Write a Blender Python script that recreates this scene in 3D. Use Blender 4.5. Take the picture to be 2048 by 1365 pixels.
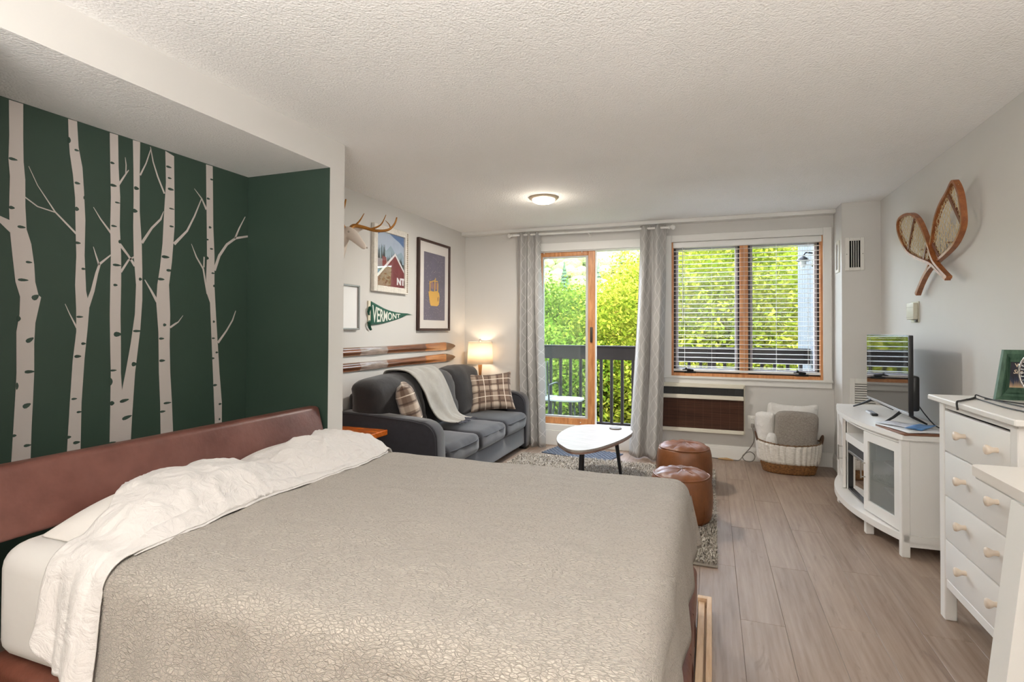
import bpy, bmesh, math, random
import numpy as np
from math import sin, cos, pi, radians, sqrt, hypot, atan2
from mathutils import Vector, Matrix, noise
random.seed(11)
for o in list(bpy.data.objects): bpy.data.objects.remove(o, do_unlink=True)
SC = bpy.context.scene
COL = SC.collection

# ------------------------------------------------------------------ camera
yaw, pitch, roll = 0.353705, 0.013979, 0.004751
fw = Vector((-sin(yaw)*cos(pitch), cos(yaw)*cos(pitch), sin(pitch)))
rt0 = Vector((cos(yaw), sin(yaw), 0)); up0 = rt0.cross(fw)
rt = rt0*cos(roll) + up0*sin(roll); up = -rt0*sin(roll) + up0*cos(roll)
cam = bpy.data.cameras.new('camera'); co = bpy.data.objects.new('camera', cam); COL.objects.link(co)
co.matrix_world = Matrix(((rt.x, up.x, -fw.x, 0), (rt.y, up.y, -fw.y, 0), (rt.z, up.z, -fw.z, 1.30), (0, 0, 0, 1)))
cam.sensor_width = 36; cam.lens = 1077.4/2048*36
cam.shift_x = -(1025.7-1024)/2048; cam.shift_y = (643.3-682.5)/2048
cam.clip_start = .02; cam.clip_end = 900
SC.camera = co

# ------------------------------------------------------------------ world, sun, lamps, exposure
SC.view_settings.view_transform = 'Standard'; SC.view_settings.look = 'None'
SC.view_settings.gamma = 1.0; SC.view_settings.use_curve_mapping = False
SC.view_settings.exposure = 1.18
W = bpy.data.worlds.new('world'); SC.world = W; W.use_nodes = True
nt = W.node_tree; nt.nodes.clear()
out = nt.nodes.new('ShaderNodeOutputWorld'); bg = nt.nodes.new('ShaderNodeBackground')
sky = nt.nodes.new('ShaderNodeTexSky'); sky.sky_type = 'NISHITA'; sky.sun_disc = False
sky.sun_elevation = radians(48); sky.sun_rotation = radians(140); sky.air_density = 1.0; sky.dust_density = 2.0; sky.ozone_density = 1.0
bg.inputs[1].default_value = 1.9
hsv = nt.nodes.new('ShaderNodeHueSaturation'); hsv.inputs['Saturation'].default_value = .45
nt.links.new(sky.outputs[0], hsv.inputs['Color']); nt.links.new(hsv.outputs[0], bg.inputs[0]); nt.links.new(bg.outputs[0], out.inputs[0])

def lamp(name, kind, loc, energy, color=(1, 1, 1), rot=None, target=None, **kw):
    l = bpy.data.lights.new(name, kind); l.energy = energy; l.color = color
    for k, v in kw.items(): setattr(l, k, v)
    o = bpy.data.objects.new(name, l); COL.objects.link(o); o.location = loc
    if target is not None:
        o.rotation_euler = (Vector(target)-Vector(loc)).to_track_quat('-Z', 'Y').to_euler()
    elif rot: o.rotation_euler = rot
    return o
# sun from behind the building, over the right shoulder: trees are lit towards us, the balcony lies in shade
lamp('sun', 'SUN', (20, -20, 30), 1.6, (1, .95, .86), target=(20-.55*10, -20+.85*10, 30-1.05*10), angle=radians(.6))
# fill added behind the camera, aimed up to brighten the room off the ceiling
lamp('bounce_fill_light', 'AREA', (-.2, -.75, 1.15), 74, (1, .985, .97), target=(-.2, -.75, 3.0), shape='RECTANGLE', size=2.2, size_y=.9)
lamp('ceiling_fill_light', 'AREA', (-.5, -.55, 2.42), 5, (1, .96, .90), rot=(0, 0, 0), shape='DISK', size=.9)  # extra overhead fill added behind the camera, no fixture there

# ------------------------------------------------------------------ materials
def lin(c):
    return tuple(((x/255)/12.92 if x/255 <= .04045 else ((x/255+.055)/1.055)**2.4) for x in c) + (1,)
class NT:
    def __init__(s, name):
        s.m = bpy.data.materials.new(name); s.m.use_nodes = True; s.t = s.m.node_tree
        s.b = s.t.nodes['Principled BSDF']; s.o = s.t.nodes['Material Output']
    def n(s, typ, **kw):
        nd = s.t.nodes.new('ShaderNode'+typ)
        for k, v in kw.items():
            if k.startswith('i_'):
                key = k[2:]; key = int(key) if key.isdigit() else key.replace('_', ' ')
                if hasattr(v, 'bl_idname') or isinstance(v, bpy.types.NodeSocket): s.t.links.new(v, nd.inputs[key])
                else: nd.inputs[key].default_value = v
            else: setattr(nd, k, v)
        return nd
    def l(s, a, b): s.t.links.new(a, b)
    def math(s, op, a, b=None, c=None):
        nd = s.t.nodes.new('ShaderNodeMath'); nd.operation = op
        for i, v in enumerate((a, b, c)):
            if v is None: continue
            if isinstance(v, bpy.types.NodeSocket): s.t.links.new(v, nd.inputs[i])
            else: nd.inputs[i].default_value = v
        return nd.outputs[0]
    def mix(s, f, a, b):
        nd = s.t.nodes.new('ShaderNodeMix'); nd.data_type = 'RGBA'
        for i, v in ((0, f), (6, a), (7, b)):
            if isinstance(v, bpy.types.NodeSocket): s.t.links.new(v, nd.inputs[i])
            else: nd.inputs[i].default_value = v
        return nd.outputs[2]
    def pos(s, scale=(1, 1, 1), obj=False, uv=False):
        if uv: src = s.n('TexCoord').outputs['UV']
        elif obj: src = s.n('TexCoord').outputs['Object']
        else: src = s.n('NewGeometry').outputs['Position']
        return s.n('Mapping', i_Vector=src, i_Scale=scale).outputs[0]
    def noise(s, vec, scale=5, detail=3, rough=.5):
        return s.n('TexNoise', i_Vector=vec, i_Scale=scale, i_Detail=detail, i_Roughness=rough).outputs[0]
    def ramp(s, f, stops):
        r = s.n('ValToRGB', i_Fac=f); e = r.color_ramp.elements
        e[0].position, e[0].color = stops[0]; e[1].position, e[1].color = stops[-1]
        for p, c in stops[1:-1]:
            k = e.new(p); k.color = c
        return r.outputs[0]
    def bump(s, h, strength=.3, dist=.01, normal=None):
        b = s.n('Bump', i_Strength=strength, i_Distance=dist, i_Height=h)
        if normal is not None: s.l(normal, b.inputs['Normal'])
        return b.outputs[0]
MC = {}
def mat(name, col, rough=.6, metal=0, var=.0, vs=6, bump=0, bs=60, bdist=.004, stretch=(1, 1, 1), coat=0, sheen=0, spec=.5, detail=3):
    if name in MC: return MC[name]
    k = NT(name); b = k.b; c = lin(col)
    b.inputs['Base Color'].default_value = c; b.inputs['Roughness'].default_value = rough; b.inputs['Metallic'].default_value = metal
    b.inputs['Specular IOR Level'].default_value = spec
    if coat: b.inputs['Coat Weight'].default_value = coat; b.inputs['Coat Roughness'].default_value = .25
    if sheen: b.inputs['Sheen Weight'].default_value = sheen; b.inputs['Sheen Roughness'].default_value = .5
    v = k.pos(stretch) if (var or bump) else None
    if var:
        n = k.noise(v, vs, detail, .6)
        lo = tuple(x*(1-var) for x in c[:3])+(1,); hi = tuple(min(1, x*(1+var)) for x in c[:3])+(1,)
        k.l(k.ramp(n, [(.3, lo), (.7, hi)]), b.inputs['Base Color'])
    if bump: k.l(k.bump(k.noise(v, bs, detail, .6), bump, bdist), b.inputs['Normal'])
    MC[name] = k.m; return k.m
def emit(name, col, strength):
    k = NT(name); k.b.inputs['Base Color'].default_value = lin(col)
    k.b.inputs['Emission Color'].default_value = lin(col); k.b.inputs['Emission Strength'].default_value = strength
    MC[name] = k.m; return k.m
def glass(name, tint=(255, 255, 255), refl=.06, rough=.0, haze=0.0):
    k = NT(name); t = k.t
    tr = k.n('BsdfTransparent', i_Color=lin(tint)); gl = k.n('BsdfGlossy', i_Color=(1, 1, 1, 1), i_Roughness=rough)
    fr = k.n('Fresnel', i_IOR=1.45)
    bf = k.n('NewGeometry').outputs['Backfacing']
    f = k.math('MULTIPLY', k.math('MINIMUM', k.math('MULTIPLY', fr.outputs[0], refl/.035), 1.0), k.math('SUBTRACT', 1.0, bf))
    mx = k.n('MixShader'); k.l(f, mx.inputs[0]); k.l(tr.outputs[0], mx.inputs[1]); k.l(gl.outputs[0], mx.inputs[2])
    last = mx.outputs[0]
    if haze:
        df = k.n('BsdfDiffuse', i_Color=lin((200, 210, 215))); m2 = k.n('MixShader', i_0=haze)
        k.l(last, m2.inputs[1]); k.l(df.outputs[0], m2.inputs[2]); last = m2.outputs[0]
    k.l(last, k.o.inputs[0]); MC[name] = k.m; return k.m

WALL = mat('wall_paint', (212, 209, 204), .75, var=.015, vs=2, bump=.05, bs=220, bdist=.001)
GREEN = mat('green_paint', (55, 74, 63), .55, var=.05, vs=3, bump=.05, bs=200, bdist=.001)
WHITE = mat('white_paint', (228, 226, 221), .45, bump=.03, bs=90, bdist=.001)
WHITEW = mat('white_wood', (232, 229, 224), .4, bump=.08, bs=40, bdist=.002, stretch=(6, 1, 6))
WHITEV = mat('white_wood_side', (232, 229, 224), .4, bump=.06, bs=60, bdist=.0015)
def ceiling_mat():
    k = NT('popcorn_ceiling'); v = k.pos()
    vo = k.n('TexVoronoi', i_Vector=v, i_Scale=105.0); n1 = k.noise(v, 62, 4, .65)
    h = k.math('ADD', k.math('MULTIPLY', vo.outputs[0], -.7), n1)
    k.l(k.bump(h, .5, .008), k.b.inputs['Normal'])
    c = k.ramp(k.noise(v, 1.3, 2), [(.3, lin((240, 238, 234))), (.7, lin((245, 243, 240)))])
    k.l(c, k.b.inputs['Base Color']); k.b.inputs['Roughness'].default_value = .9
    MC['ceil'] = k.m; return k.m
CEIL = ceiling_mat()
def plank_mat():
    k = NT('vinyl_plank'); oi = k.n('ObjectInfo').outputs['Random']
    sh = k.n('CombineXYZ'); k.l(k.math('MULTIPLY', oi, 37.0), sh.inputs[0]); k.l(k.math('MULTIPLY', oi, 91.0), sh.inputs[1])
    p = k.n('VectorMath', operation='ADD', i_0=k.n('NewGeometry').outputs['Position'], i_1=sh.outputs[0]).outputs[0]
    g1 = k.noise(k.n('Mapping', i_Vector=p, i_Scale=(24, 1.3, 1)).outputs[0], 2.2, 6, .62)
    g2 = k.noise(k.n('Mapping', i_Vector=p, i_Scale=(5, .55, 1)).outputs[0], 1.6, 4, .6)
    w = k.n('TexWave', i_Vector=k.n('Mapping', i_Vector=p, i_Scale=(5.5, .42, 1)).outputs[0], i_Scale=1.4, i_Distortion=9.0, i_Detail=4.0, i_Detail_Scale=1.2).outputs[0]
    f = k.math('ADD', k.math('MULTIPLY', g1, .5), k.math('ADD', k.math('MULTIPLY', g2, .47), k.math('MULTIPLY', w, .05)))
    f = k.math('ADD', f, k.math('MULTIPLY', k.math('SUBTRACT', oi, .5), .07))
    c = k.ramp(f, [(.28, lin((116, 94, 79))), (.44, lin((144, 123, 107))), (.56, lin((157, 137, 121))), (.74, lin((172, 153, 138)))])
    vo = k.n('TexNoise', i_Vector=k.n('Mapping', i_Vector=p, i_Scale=(9, 1.8, 1)).outputs[0], i_Scale=1.0, i_Detail=5.0, i_Roughness=.7, i_Distortion=1.6).outputs[0]
    crack = k.ramp(vo, [(.60, (0, 0, 0, 1)), (.66, (1, 1, 1, 1))])
    c = k.mix(k.math('MULTIPLY', crack, .35), c, lin((104, 86, 73)))
    k.l(c, k.b.inputs['Base Color']); k.b.inputs['Roughness'].default_value = .42
    k.l(k.bump(g1, .12, .002), k.b.inputs['Normal']); MC['plank'] = k.m; return k.m
PLANK = plank_mat()
def wood(name, dark, light, rough=.4, stretch=(1, 8, 8), scale=3, coat=0, contrast=(.35, .65)):
    if name in MC: return MC[name]
    k = NT(name); v = k.pos(stretch)
    n = k.noise(v, scale, 6, .62)
    k.l(k.ramp(n, [(contrast[0], lin(dark)), (contrast[1], lin(light))]), k.b.inputs['Base Color'])
    k.b.inputs['Roughness'].default_value = rough; k.b.inputs['Coat Weight'].default_value = coat; k.b.inputs['Coat Roughness'].default_value = .15
    k.l(k.bump(n, .12, .002), k.b.inputs['Normal']); MC[name] = k.m; return k.m
def leather(name, dark, light, rough=.38, cs=7.0):
    k = NT(name); v = k.pos()
    n = k.noise(v, cs, 4, .6)
    k.l(k.ramp(n, [(.3, lin(dark)), (.7, lin(light))]), k.b.inputs['Base Color'])
    k.b.inputs['Roughness'].default_value = rough
    vo = k.n('TexVoronoi', i_Vector=v, i_Scale=380.0, feature='DISTANCE_TO_EDGE').outputs[0]
    big = k.noise(v, 16, 3, .6)
    nb = k.bump(big, .22, .012)
    k.l(k.bump(vo, .10, .001, nb), k.b.inputs['Normal']); MC[name] = k.m; return k.m
def quilt_mat(name, col, strength=.6, sc=1.0):
    k = NT(name); v = k.pos((1, 1, 1))
    wob = k.noise(v, 14*sc, 3, .6)
    vv = k.n('VectorMath', operation='ADD', i_0=v).outputs[0]
    nv = k.n('TexNoise', i_Vector=v, i_Scale=11.0*sc, i_Detail=3.0)
    sc3 = k.n('VectorMath', operation='SCALE', i_0=nv.outputs['Color'], i_Scale=.05/sc)
    p = k.n('VectorMath', operation='ADD', i_0=v, i_1=sc3.outputs[0]).outputs[0]
    pm = k.n('Mapping', i_Vector=p, i_Scale=(.30, 1.0, .7)).outputs[0]
    vo = k.n('TexVoronoi', i_Vector=pm, i_Scale=165.0*sc, feature='DISTANCE_TO_EDGE').outputs[0]
    vo2 = k.n('TexVoronoi', i_Vector=pm, i_Scale=290.0*sc, feature='DISTANCE_TO_EDGE').outputs[0]
    big = k.noise(k.n('Mapping', i_Vector=v, i_Scale=(.25, 1.6, 1)).outputs[0], 13*sc, 4, .6)
    h = k.math('ADD', k.math('MINIMUM', k.math('MULTIPLY', vo, 9.0), .9), k.math('MULTIPLY', k.math('MINIMUM', k.math('MULTIPLY', vo2, 8.0), .9), .5))
    h = k.math('ADD', h, k.math('MULTIPLY', big, 3.4))
    k.l(k.bump(h, strength, .0042), k.b.inputs['Normal'])
    c = k.mix(k.math('MULTIPLY', k.math('SUBTRACT', 1.0, k.math('MINIMUM', k.math('MULTIPLY', vo, 9.0), 1.0)), .45), lin(col), lin(tuple(x*.72 for x in col)))  # grooves darkened in the colour, standing for shade in the creases
    k.l(c, k.b.inputs['Base Color']); k.b.inputs['Roughness'].default_value = .9; k.b.inputs['Sheen Weight'].default_value = .15
    MC[name] = k.m; return k.m
def fabric(name, col, rough=.9, var=.08, vs=30, sheen=.3, bump=.25, bs=500, wr=0):
    k = NT(name); v = k.pos(); c = lin(col)
    n = k.noise(v, vs, 5, .7)
    k.l(k.ramp(n, [(.3, tuple(x*(1-var) for x in c[:3])+(1,)), (.7, tuple(min(1, x*(1+var)) for x in c[:3])+(1,))]), k.b.inputs['Base Color'])
    k.b.inputs['Roughness'].default_value = rough; k.b.inputs['Sheen Weight'].default_value = sheen
    nb = None
    if wr: nb = k.bump(k.noise(v, 9, 5, .6), wr, .02)
    k.l(k.bump(k.noise(v, bs, 2), bump, .001, nb), k.b.inputs['Normal']); MC[name] = k.m; return k.m

# ------------------------------------------------------------------ mesh helpers
class MB:
    def __init__(s): s.v = []; s.f = []; s.uv = None
    def add(s, vs, fs):
        o = len(s.v); s.v += [tuple(x) for x in vs]; s.f += [tuple(i+o for i in f) for f in fs]; return s
    def box(s, x0, x1, y0, y1, z0, z1, b=0.0):
        if x0 > x1: x0, x1 = x1, x0
        if y0 > y1: y0, y1 = y1, y0
        if z0 > z1: z0, z1 = z1, z0
        if b <= 0:
            return s.add([(x0, y0, z0), (x1, y0, z0), (x1, y1, z0), (x0, y1, z0), (x0, y0, z1), (x1, y0, z1), (x1, y1, z1), (x0, y1, z1)],
                  [(0, 3, 2, 1), (4, 5, 6, 7), (0, 1, 5, 4), (1, 2, 6, 5), (2, 3, 7, 6), (3, 0, 4, 7)])
        b = min(b, (x1-x0)*.49, (y1-y0)*.49, (z1-z0)*.49)
        vs = []; idx = {}
        for i, (x, sx) in enumerate(((x0, 1), (x1, -1))):
            for j, (y, sy) in enumerate(((y0, 1), (y1, -1))):
                for l, (z, sz) in enumerate(((z0, 1), (z1, -1))):
                    for a in range(3):
                        p = [x+sx*b, y+sy*b, z+sz*b]; p[a] = (x, y, z)[a]
                        idx[i, j, l, a] = len(vs); vs.append(p)
        I = lambda i, j, l, a: idx[i, j, l, a]
        fs = []
        for i in (0, 1):
            q = [I(i, 0, 0, 0), I(i, 1, 0, 0), I(i, 1, 1, 0), I(i, 0, 1, 0)]; fs.append(q if i else q[::-1])
            q = [I(0, i, 0, 1), I(1, i, 0, 1), I(1, i, 1, 1), I(0, i, 1, 1)]; fs.append(q[::-1] if i else q)
            q = [I(0, 0, i, 2), I(1, 0, i, 2), I(1, 1, i, 2), I(0, 1, i, 2)]; fs.append(q if i else q[::-1])
        for i in (0, 1):
            for j in (0, 1):
                fl = (i == j)
                q = [I(i, j, 0, 0), I(i, j, 0, 1), I(i, j, 1, 1), I(i, j, 1, 0)]; fs.append(q if not fl else q[::-1])
                q = [I(i, 0, j, 0), I(i, 1, j, 0), I(i, 1, j, 2), I(i, 0, j, 2)]; fs.append(q[::-1] if not fl else q)
                if fl: fs[-1] = fs[-1][::-1]
                else: fs[-1] = fs[-1][::-1]
                q = [I(0, i, j, 1), I(1, i, j, 1), I(1, i, j, 2), I(0, i, j, 2)]; fs.append(q if not fl else q[::-1])
                for l in (0, 1):
                    q = [I(i, j, l, 0), I(i, j, l, 1), I(i, j, l, 2)]
                    fs.append(q if (i+j+l) % 2 else q[::-1])
        return s.add(vs, fs)
    def rbox(s, x0, x1, y0, y1, z0, z1, r=.02, seg=3, fn=None, cuts=0):
        bm = bmesh.new(); bmesh.ops.create_cube(bm, size=1)
        for v in bm.verts: v.co = Vector(((x0+x1)/2+v.co.x*(x1-x0), (y0+y1)/2+v.co.y*(y1-y0), (z0+z1)/2+v.co.z*(z1-z0)))
        bmesh.ops.bevel(bm, geom=bm.edges[:], offset=r, segments=seg, profile=.5, affect='EDGES')
        if cuts:
            bmesh.ops.subdivide_edges(bm, edges=[e for e in bm.edges if e.calc_length() > 3*r], cuts=cuts, use_grid_fill=True)
        bm.verts.index_update()
        vs = [fn(v.co) if fn else v.co.copy() for v in bm.verts]; fs = [[v.index for v in f.verts] for f in bm.faces]
        bm.free(); return s.add(vs, fs)
    def tube(s, path, r, n=8, closed=False, caps=True, flat=None):
        P = [Vector(p) for p in path]; N = len(P)
        R = [r]*N if not hasattr(r, '__len__') else list(r)
        T = []
        for i in range(N):
            a = P[(i-1) % N] if (closed or i > 0) else P[i]; b = P[(i+1) % N] if (closed or i < N-1) else P[i]
            t = (b-a); T.append(t.normalized() if t.length > 1e-9 else Vector((0, 0, 1)))
        ref = Vector((0, 0, 1)) if abs(T[0].z) < .9 else Vector((1, 0, 0))
        u = (ref - T[0]*ref.dot(T[0])).normalized(); vs = []
        for i in range(N):
            u = (u - T[i]*u.dot(T[i])); u = u.normalized() if u.length > 1e-6 else T[i].orthogonal().normalized()
            w = T[i].cross(u)
            for k in range(n):
                a = 2*pi*k/n
                vs.append(P[i] + (u*cos(a)*(flat or 1.0) + w*sin(a))*R[i])
        fs = []
        for i in range(N if closed else N-1):
            j = (i+1) % N
            for k in range(n):
                fs.append((i*n+k, i*n+(k+1) % n, j*n+(k+1) % n, j*n+k))
        if caps and not closed:
            fs.append(tuple(range(n))[::-1]); fs.append(tuple((N-1)*n+k for k in range(n)))
        return s.add(vs, fs)
    def lathe(s, prof, c=(0, 0, 0), n=24, sx=1, sy=1, cap=True, axis='z', wob=None):
        vs = []; fs = []
        for i, (r, z) in enumerate(prof):
            for k in range(n):
                a = 2*pi*k/n; rr = r*(wob(a, z) if wob else 1)
                p = (rr*cos(a)*sx, rr*sin(a)*sy, z)
                if axis == 'x': p = (p[2], p[0], p[1])
                elif axis == 'y': p = (p[1], p[2], p[0])
                vs.append((c[0]+p[0], c[1]+p[1], c[2]+p[2]))
        for i in range(len(prof)-1):
            for k in range(n): fs.append((i*n+k, i*n+(k+1) % n, (i+1)*n+(k+1) % n, (i+1)*n+k))
        if cap:
            fs.append(tuple(range(n))[::-1]); fs.append(tuple((len(prof)-1)*n+k for k in range(n)))
        return s.add(vs, fs)
    def prism(s, poly, a0, a1, axis='z'):
        n = len(poly); area = sum(poly[i][0]*poly[(i+1) % n][1]-poly[(i+1) % n][0]*poly[i][1] for i in range(n))
        if area < 0: poly = poly[::-1]
        f = {'z': lambda p, a: (p[0], p[1], a), 'x': lambda p, a: (a, p[0], p[1]), 'y': lambda p, a: (p[1], a, p[0])}[axis]
        vs = [f(p, a0) for p in poly]+[f(p, a1) for p in poly]
        return s.add(vs, [tuple(range(n))[::-1], tuple(range(n, 2*n))]+[(i, (i+1) % n, n+(i+1) % n, n+i) for i in range(n)])
    def grid(s, nu, nv, fn, thick=None, uv=False):
        vs = [fn(i/(nu-1), j/(nv-1)) for i in range(nu) for j in range(nv)]
        fs = [(i*nv+j, (i+1)*nv+j, (i+1)*nv+j+1, i*nv+j+1) for i in range(nu-1) for j in range(nv-1)]
        if uv: s.uv = (nu, nv)
        return s.add(vs, fs)
    def obox(s, p0, p1, z0, z1, t, b=0):
        p0 = Vector(p0); p1 = Vector(p1); d = (p1-p0).normalized(); nrm = Vector((-d.y, d.x))*t
        q = [p0, p1, p1+nrm, p0+nrm]
        return s.prism([tuple(x) for x in q], z0, z1)
    def move(s, d): s.v = [(a+d[0], b+d[1], c+d[2]) for a, b, c in s.v]; return s
    def xf(s, M): s.v = [tuple(M @ Vector(v)) for v in s.v]; return s
    def mesh(s, name, smooth=35):
        me = bpy.data.meshes.new(name); me.from_pydata(s.v, [], s.f); me.update()
        if smooth:
            me.polygons.foreach_set('use_smooth', [True]*len(me.polygons))
            if smooth < 180: me.set_sharp_from_angle(angle=radians(smooth))
        return me
    def build(s, name, m, parent=None, smooth=35, world=True, kind=None, label=None, fix=True):
        if parent is not None and world:
            w = wloc(parent); s.move((-w.x, -w.y, -w.z)); org = None
        elif parent is None:
            a = np.array(s.v); c = ((a[:, 0].min()+a[:, 0].max())/2, (a[:, 1].min()+a[:, 1].max())/2, a[:, 2].min())
            s.move((-c[0], -c[1], -c[2])); org = c
        else: org = None
        me = s.mesh(name, smooth)
        if fix and len(s.f) < 20000:
            bm = bmesh.new(); bm.from_mesh(me); bmesh.ops.recalc_face_normals(bm, faces=bm.faces[:]); bm.to_mesh(me); bm.free()
        if m is not None: me.materials.append(m)
        o = bpy.data.objects.new(name, me); COL.objects.link(o)
        if parent is not None: o.parent = parent
        elif org: o.location = org
        if kind: o['kind'] = kind
        if label: o['label'] = label
        return o
def wloc(o):
    w = Vector((0, 0, 0))
    while o is not None: w += o.location; o = o.parent
    return w
def thing(name, label, cat, loc=(0, 0, 0), rotz=0, group=None):
    o = bpy.data.objects.new(name, None); COL.objects.link(o); o.location = loc; o.rotation_euler = (0, 0, rotz)
    o.empty_display_size = .1
    return tag(o, label, cat, group)
def tag(o, label, cat, group=None):
    o['label'] = label; o['category'] = cat
    if group: o['group'] = group
    return o
def struct(name, mb, m, smooth=0, parent=None):
    o = mb.build(name, m, parent, smooth=smooth)
    if parent is None: o['kind'] = 'structure'
    return o
KIDS = {}
def dup(root, loc, rotz=None, label=None, name=None):
    kids = [c for c in bpy.data.objects if c.parent == root]
    r = root.copy(); COL.objects.link(r); r.location = loc
    if rotz is not None: r.rotation_euler = (0, 0, rotz)
    if label: r['label'] = label
    for ch in kids:
        c = ch.copy(); COL.objects.link(c); c.parent = r
        for g in [g for g in bpy.data.objects if g.parent == ch]:
            d = g.copy(); COL.objects.link(d); d.parent = c
    return r
def set_uv(o, uvs):
    me = o.data; l = me.uv_layers.new(name='UVMap')
    li = np.empty(len(me.loops), dtype=np.int32); me.loops.foreach_get('vertex_index', li)
    a = np.array(uvs, dtype=np.float32)[li]; l.data.foreach_set('uv', a.ravel())
def solid(o, t, offset=-1):
    m = o.modifiers.new('solid', 'SOLIDIFY'); m.thickness = t; m.offset = offset; return o
def subsurf(o, n=1):
    m = o.modifiers.new('sub', 'SUBSURF'); m.levels = n; m.render_levels = n; return o
def bake(o):
    dg = bpy.context.evaluated_depsgraph_get(); me = bpy.data.meshes.new_from_object(o.evaluated_get(dg))
    o.modifiers.clear(); o.data = me; return o
def nz(x, y, z=0, s=1.0): return noise.noise(Vector((x*s, y*s, z*s)))
def text_mb(body, size=1.0, shear=0, bold=0.0, extrude=0):
    cu = bpy.data.curves.new('txt', 'FONT'); cu.body = body; cu.size = size; cu.shear = shear; cu.offset = bold; cu.extrude = extrude; cu.resolution_u = 3
    o = bpy.data.objects.new('txt', cu); COL.objects.link(o); bpy.context.view_layer.update()
    me = bpy.data.meshes.new_from_object(o.evaluated_get(bpy.context.evaluated_depsgraph_get()))
    m = MB(); m.v = [tuple(v.co) for v in me.vertices]; m.f = [tuple(p.vertices) for p in me.polygons]
    bpy.data.objects.remove(o); bpy.data.curves.remove(cu); bpy.data.meshes.remove(me); return m
def skin(name, pts, edges, rad, m, parent=None, sub=2):
    me = bpy.data.meshes.new(name)
    w = wloc(parent) if parent else Vector((0, 0, 0))
    me.from_pydata([tuple(Vector(p)-w) for p in pts], edges, []); me.update()
    o = bpy.data.objects.new(name, me); COL.objects.link(o)
    if parent: o.parent = parent
    o.modifiers.new('skin', 'SKIN')
    for i, r in enumerate(rad):
        rr = r if hasattr(r, '__len__') else (r, r)
        me.skin_vertices[0].data[i].radius = rr
    me.skin_vertices[0].data[0].use_root = True
    s = o.modifiers.new('sub', 'SUBSURF'); s.levels = sub; s.render_levels = sub
    bpy.context.view_layer.update(); bake(o)
    o.data.materials.clear(); o.data.materials.append(m)
    o.data.polygons.foreach_set('use_smooth', [True]*len(o.data.polygons)); o.data.name = name
    return o

# ------------------------------------------------------------------ room shell
XL, XR, YB, H = -2.783, 1.388, 5.87, 2.44
YF = -1.6
struct('floor', MB().box(XL-.12, XR+.12, YF-.12, YB+.16, -.12, -.006), mat('subfloor', (120, 104, 92), .7))
FLOOR = bpy.data.objects['floor']
pw, pl = .1815, 1.22
pm = {}
for r in range(int((XR-XL)/pw)+1):
    x0 = XL+r*pw; x1 = min(x0+pw, XR)
    if x1-x0 < .02: continue
    y = YF - (r*.47 % 1.0)*pl
    while y < YB:
        a, b = max(y, YF), min(y+pl, YB-.0)
        if b-a > .03:
            key = (round(x1-x0, 3), round(b-a, 3))
            if key not in pm:
                pm[key] = MB().box(.0004, x1-x0-.0004, .0004, b-a-.0004, -.006, 0, .0011).mesh('plank', 0)
                pm[key].materials.append(PLANK)
            o = bpy.data.objects.new('plank', pm[key]); COL.objects.link(o); o.parent = FLOOR
            o.location = Vector((x0, a, 0))-FLOOR.location
        y += pl

struct('ceiling', MB().box(XL-.12, XR+.12, YF-.12, YB+.16, H, H+.16), CEIL)
def box_with_holes(x0, x1, z0, z1, y0, y1, holes):
    xs = sorted({x0, x1}|{h[0] for h in holes}|{h[1] for h in holes}); zs = sorted({z0, z1}|{h[2] for h in holes}|{h[3] for h in holes})
    m = MB()
    for i in range(len(xs)-1):
        for j in range(len(zs)-1):
            cx, cz = (xs[i]+xs[i+1])/2, (zs[j]+zs[j+1])/2
            if any(h[0] < cx < h[1] and h[2] < cz < h[3] for h in holes): continue
            m.box(xs[i], xs[i+1], y0, y1, zs[j], zs[j+1])
    return m
DOOR = (-1.90, -.60, .20, 2.20); WIN = (-.395, 1.0, .805, 2.215)
struct('wall_back', box_with_holes(XL-.12, XR+.12, -.12, H, YB, YB+.16, [DOOR, WIN]), WALL)
struct('wall_left', MB().box(XL-.12, XL, 2.70, YB, -.12, H), WALL)
struct('wall_niche', MB().box(XL-.12, XL, YF, 2.70, -.12, H), GREEN)
struct('wall_right', MB().box(XR, XR+.12, YF, YB, -.12, H), WALL)
struct('wall_front', MB().box(XL-.12, XR+.12, YF-.12, YF, -.12, H), WALL)
struct('wall_jog', MB().box(1.09, XR, 5.526, YB, 0, H), WALL)
XP = -2.145
def two_tone(name, mb, green_test, m2):
    o = struct(name, mb, WALL); o.data.materials.append(m2)
    for p in o.data.polygons:
        if green_test(p.normal): p.material_index = 1
    return o
two_tone('wall_partition', MB().box(XL, XP, 2.635, 2.772, 0, H), lambda n: n.y < -.5, GREEN)
two_tone('wall_partition_near', MB().box(XL, XP, .78, .92, 0, H), lambda n: n.y > .5, GREEN)
two_tone('wall_soffit', MB().box(XL, XP, YF, 2.635, 2.263, H), lambda n: n.z < -.5, CEIL)
# trims
struct('trim_1', MB().box(XL, 1.09, 5.76, YB, 2.403, H, .003), WHITE)
def baseboard(name, pts):
    m = MB()
    for (x0, y0), (x1, y1) in pts:
        d = Vector((x1-x0, y1-y0)).normalized(); n = Vector((-d.y, d.x))
        for z0, z1, t in ((0, .105, .016), (.105, .122, .012), (.122, .132, .008)):
            m.prism([(x0, y0), (x1, y1), (x1+n.x*t, y1+n.y*t), (x0+n.x*t, y0+n.y*t)], z0, z1)
    return struct(name, m, WHITE)
baseboard('baseboard_back', [((1.09, YB), (-.44, YB))])
baseboard('baseboard_jog', [((1.09, 5.526), (1.09, YB)), ((XR, 5.526), (1.09, 5.526))])
baseboard('baseboard_right', [((XR, YF), (XR, 5.526))])
baseboard('baseboard_left', [((XL, YB), (XL, 2.772))])
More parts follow.
